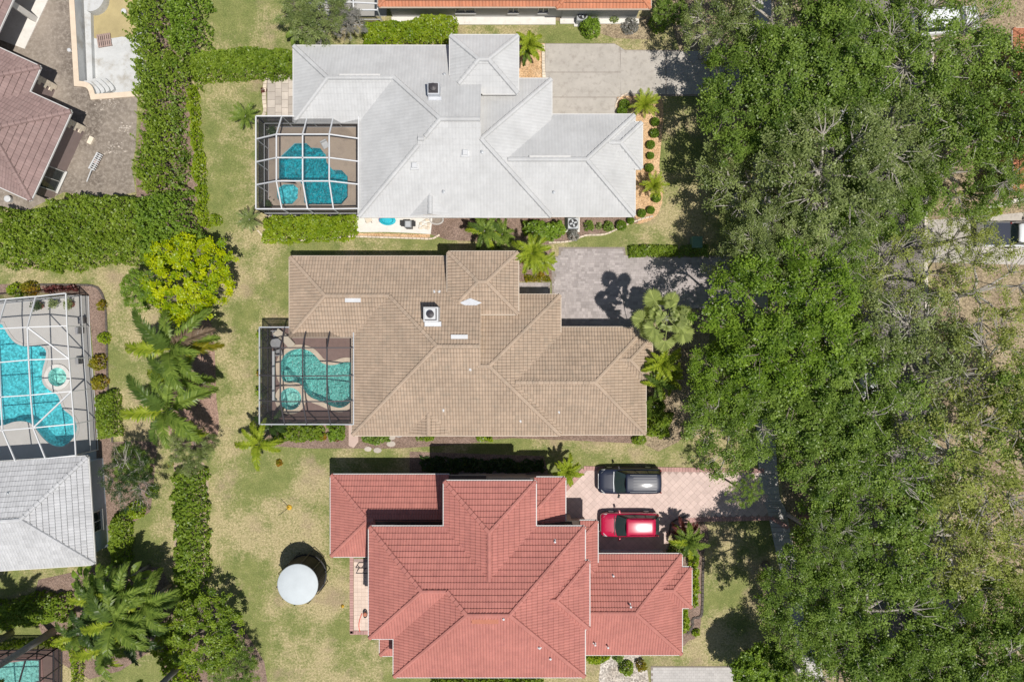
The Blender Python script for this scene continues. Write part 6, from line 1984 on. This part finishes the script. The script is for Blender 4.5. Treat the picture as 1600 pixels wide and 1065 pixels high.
# building site: pallet, ladder rack, blocks, low walls
x, y = P(162.5, 63, -1.0)
pl = []
a = math.radians(9)
ca, sa = math.cos(a), math.sin(a)
for k in range(7):
    t = (k - 3) * .165
    pl.append(('plank', MB().box((x + t * ca, y + t * sa, -1.0), (.11, 1.05, .03), a, random.random()), 'wood_grey'))
for k in (-1, 0, 1):
    pl.append(('bearer', MB().box((x - k * .45 * sa, y + k * .45 * ca, -1.065), (1.1, .09, .10), a), 'wood_grey'))
simple('pallet', 'weathered wooden pallet lying in the drained pool', 'pallet', pl)
x, y = P(149, 252, .35)
a = math.radians(62); ca, sa = math.cos(a), math.sin(a)
pl = [('rail', MB().bar((x - ca * .75 - sa * .18, y - sa * .75 + ca * .18, .35), (x + ca * .7 - sa * .18, y + sa * .7 + ca * .18, .35), .09), 'white_plastic'),
      ('rail', MB().bar((x - ca * .75 + sa * .1, y - sa * .75 - ca * .1, .32), (x + ca * .7 + sa * .1, y + sa * .7 - ca * .1, .32), .05), 'white_plastic'),
      ('pole', MB().bar((x - ca * .7 , y - sa * .7, .3), (x - ca * 1.75, y - sa * 1.75, .1), .07), 'white_plastic'), ('foot', MB().box((x, y, .14), (.3, .3, .28), a), 'wood_grey')]
for k in range(9):
    t = -.66 + k * .165
    pl.append(('picket', MB().bar((x + ca * t - sa * .2, y + sa * t + ca * .2, .36), (x + ca * t + sa * .3, y + sa * t - ca * .3, .34), .06, .05), 'white_plastic'))
simple('picket_panel', 'white picket panel dumped on the bare soil', 'fence panel', pl)
x, y = P(142, 219.5, .1); tag(MB().box((x, y, .12), (.36, .62, .2), -.45, .8, .02).build('paving_block', M['white_stone'], None), 'single large pale slab lying at the foot of the mauve house corner', 'slab')
for i, (p0, p1, h, w, mt, lb) in enumerate([                                  ((1205, 808), (1228, 822), .5, .3, 'rose_paver', 'low brick wall beside the bare stretch of sidewalk')]):
    a_, b_ = P(*p0), P(*p1)
    o = MB().bar((*a_, h / 2 - .05), (*b_, h / 2 - .05), w, h + .1).build('garden_wall', M[mt], None); tag(o, lb, 'wall')
for px, py, s_, lb in ((195, 19, .4, 'white foam block at the edge of the puddle'), (112, 81, .28, 'white bucket on the coping of the drained pool'), (17, 312, .5, 'white bag under the corner of the mauve roof')):
    x, y = P(px, py, 0 if px < 190 else -1.0); z0 = .12 if px == 112 else (0 if px < 190 else -1.14)
    o = MB().lathe((x, y, z0), [(s_ * .45, 0), (s_ * .55, s_ * .8), (s_ * .4, s_ * .9)], 10).build('bucket', M['white_plastic'], None); tag(o, lb, 'container')
for px, py, lb in ((168, 162, 'chalky white heap of sand above the soil path'), (195, 200, 'pale heap of plaster dust near the tall hedge'), (175, 232, 'small pale rubble patch beside the picket panel')):
    x, y = P(px, py)
    rr = np.random.default_rng(int(px)); mb = MB()
    for q in range(40):
        s_ = rr.uniform(.025, .09); mb.lathe((x + rr.normal(0, .4), y + rr.normal(0, .25), -.02), [(s_, 0), (s_ * .8, .05), (s_ * .2, .09)], 7, rr.random(), 1.2, .9)
    o = mb.build('rubble', M['stone_paver'], None); o['kind'] = 'stuff'; tag(o, lb, 'rubble')
# utility boxes and street things
x, y = P(1250, 1047, .5)
simple('utility_box', 'pale utility pedestal by the sidewalk at the bottom right', 'utility box', [('casing', MB().box((x, y, .42), (.5, .75, .85), .25, .5, .04), 'sidewalk_concrete'), ('lid', MB().box((x, y, .87), (.56, .8, .06), .25, .5, .02), 'sidewalk_concrete')])
x, y = P(1088, 379, .5)
simple('transformer_box', 'grey green utility cabinet at the end of the low clipped hedge', 'utility box', [('casing', MB().box((x, y, .40), (.75, .85, .8), 0, .5, .04), 'utility_green'), ('lid', MB().box((x, y, .82), (.8, .9, .06), 0, .5, .02), 'utility_green')])
x, y = P(1262, 815, .8)
simple('mailbox', 'dark mailbox on a brick base beside the sidewalk', 'mailbox', [('base', MB().box((x, y, .45), (.6, .6, .9), .3, .5, .02), 'rose_paver'), ('box', MB().box((x, y, 1.08), (.3, .55, .3), .3, .5, .08), 'black_plastic')])
x, y = P(1246, 1040, .5)
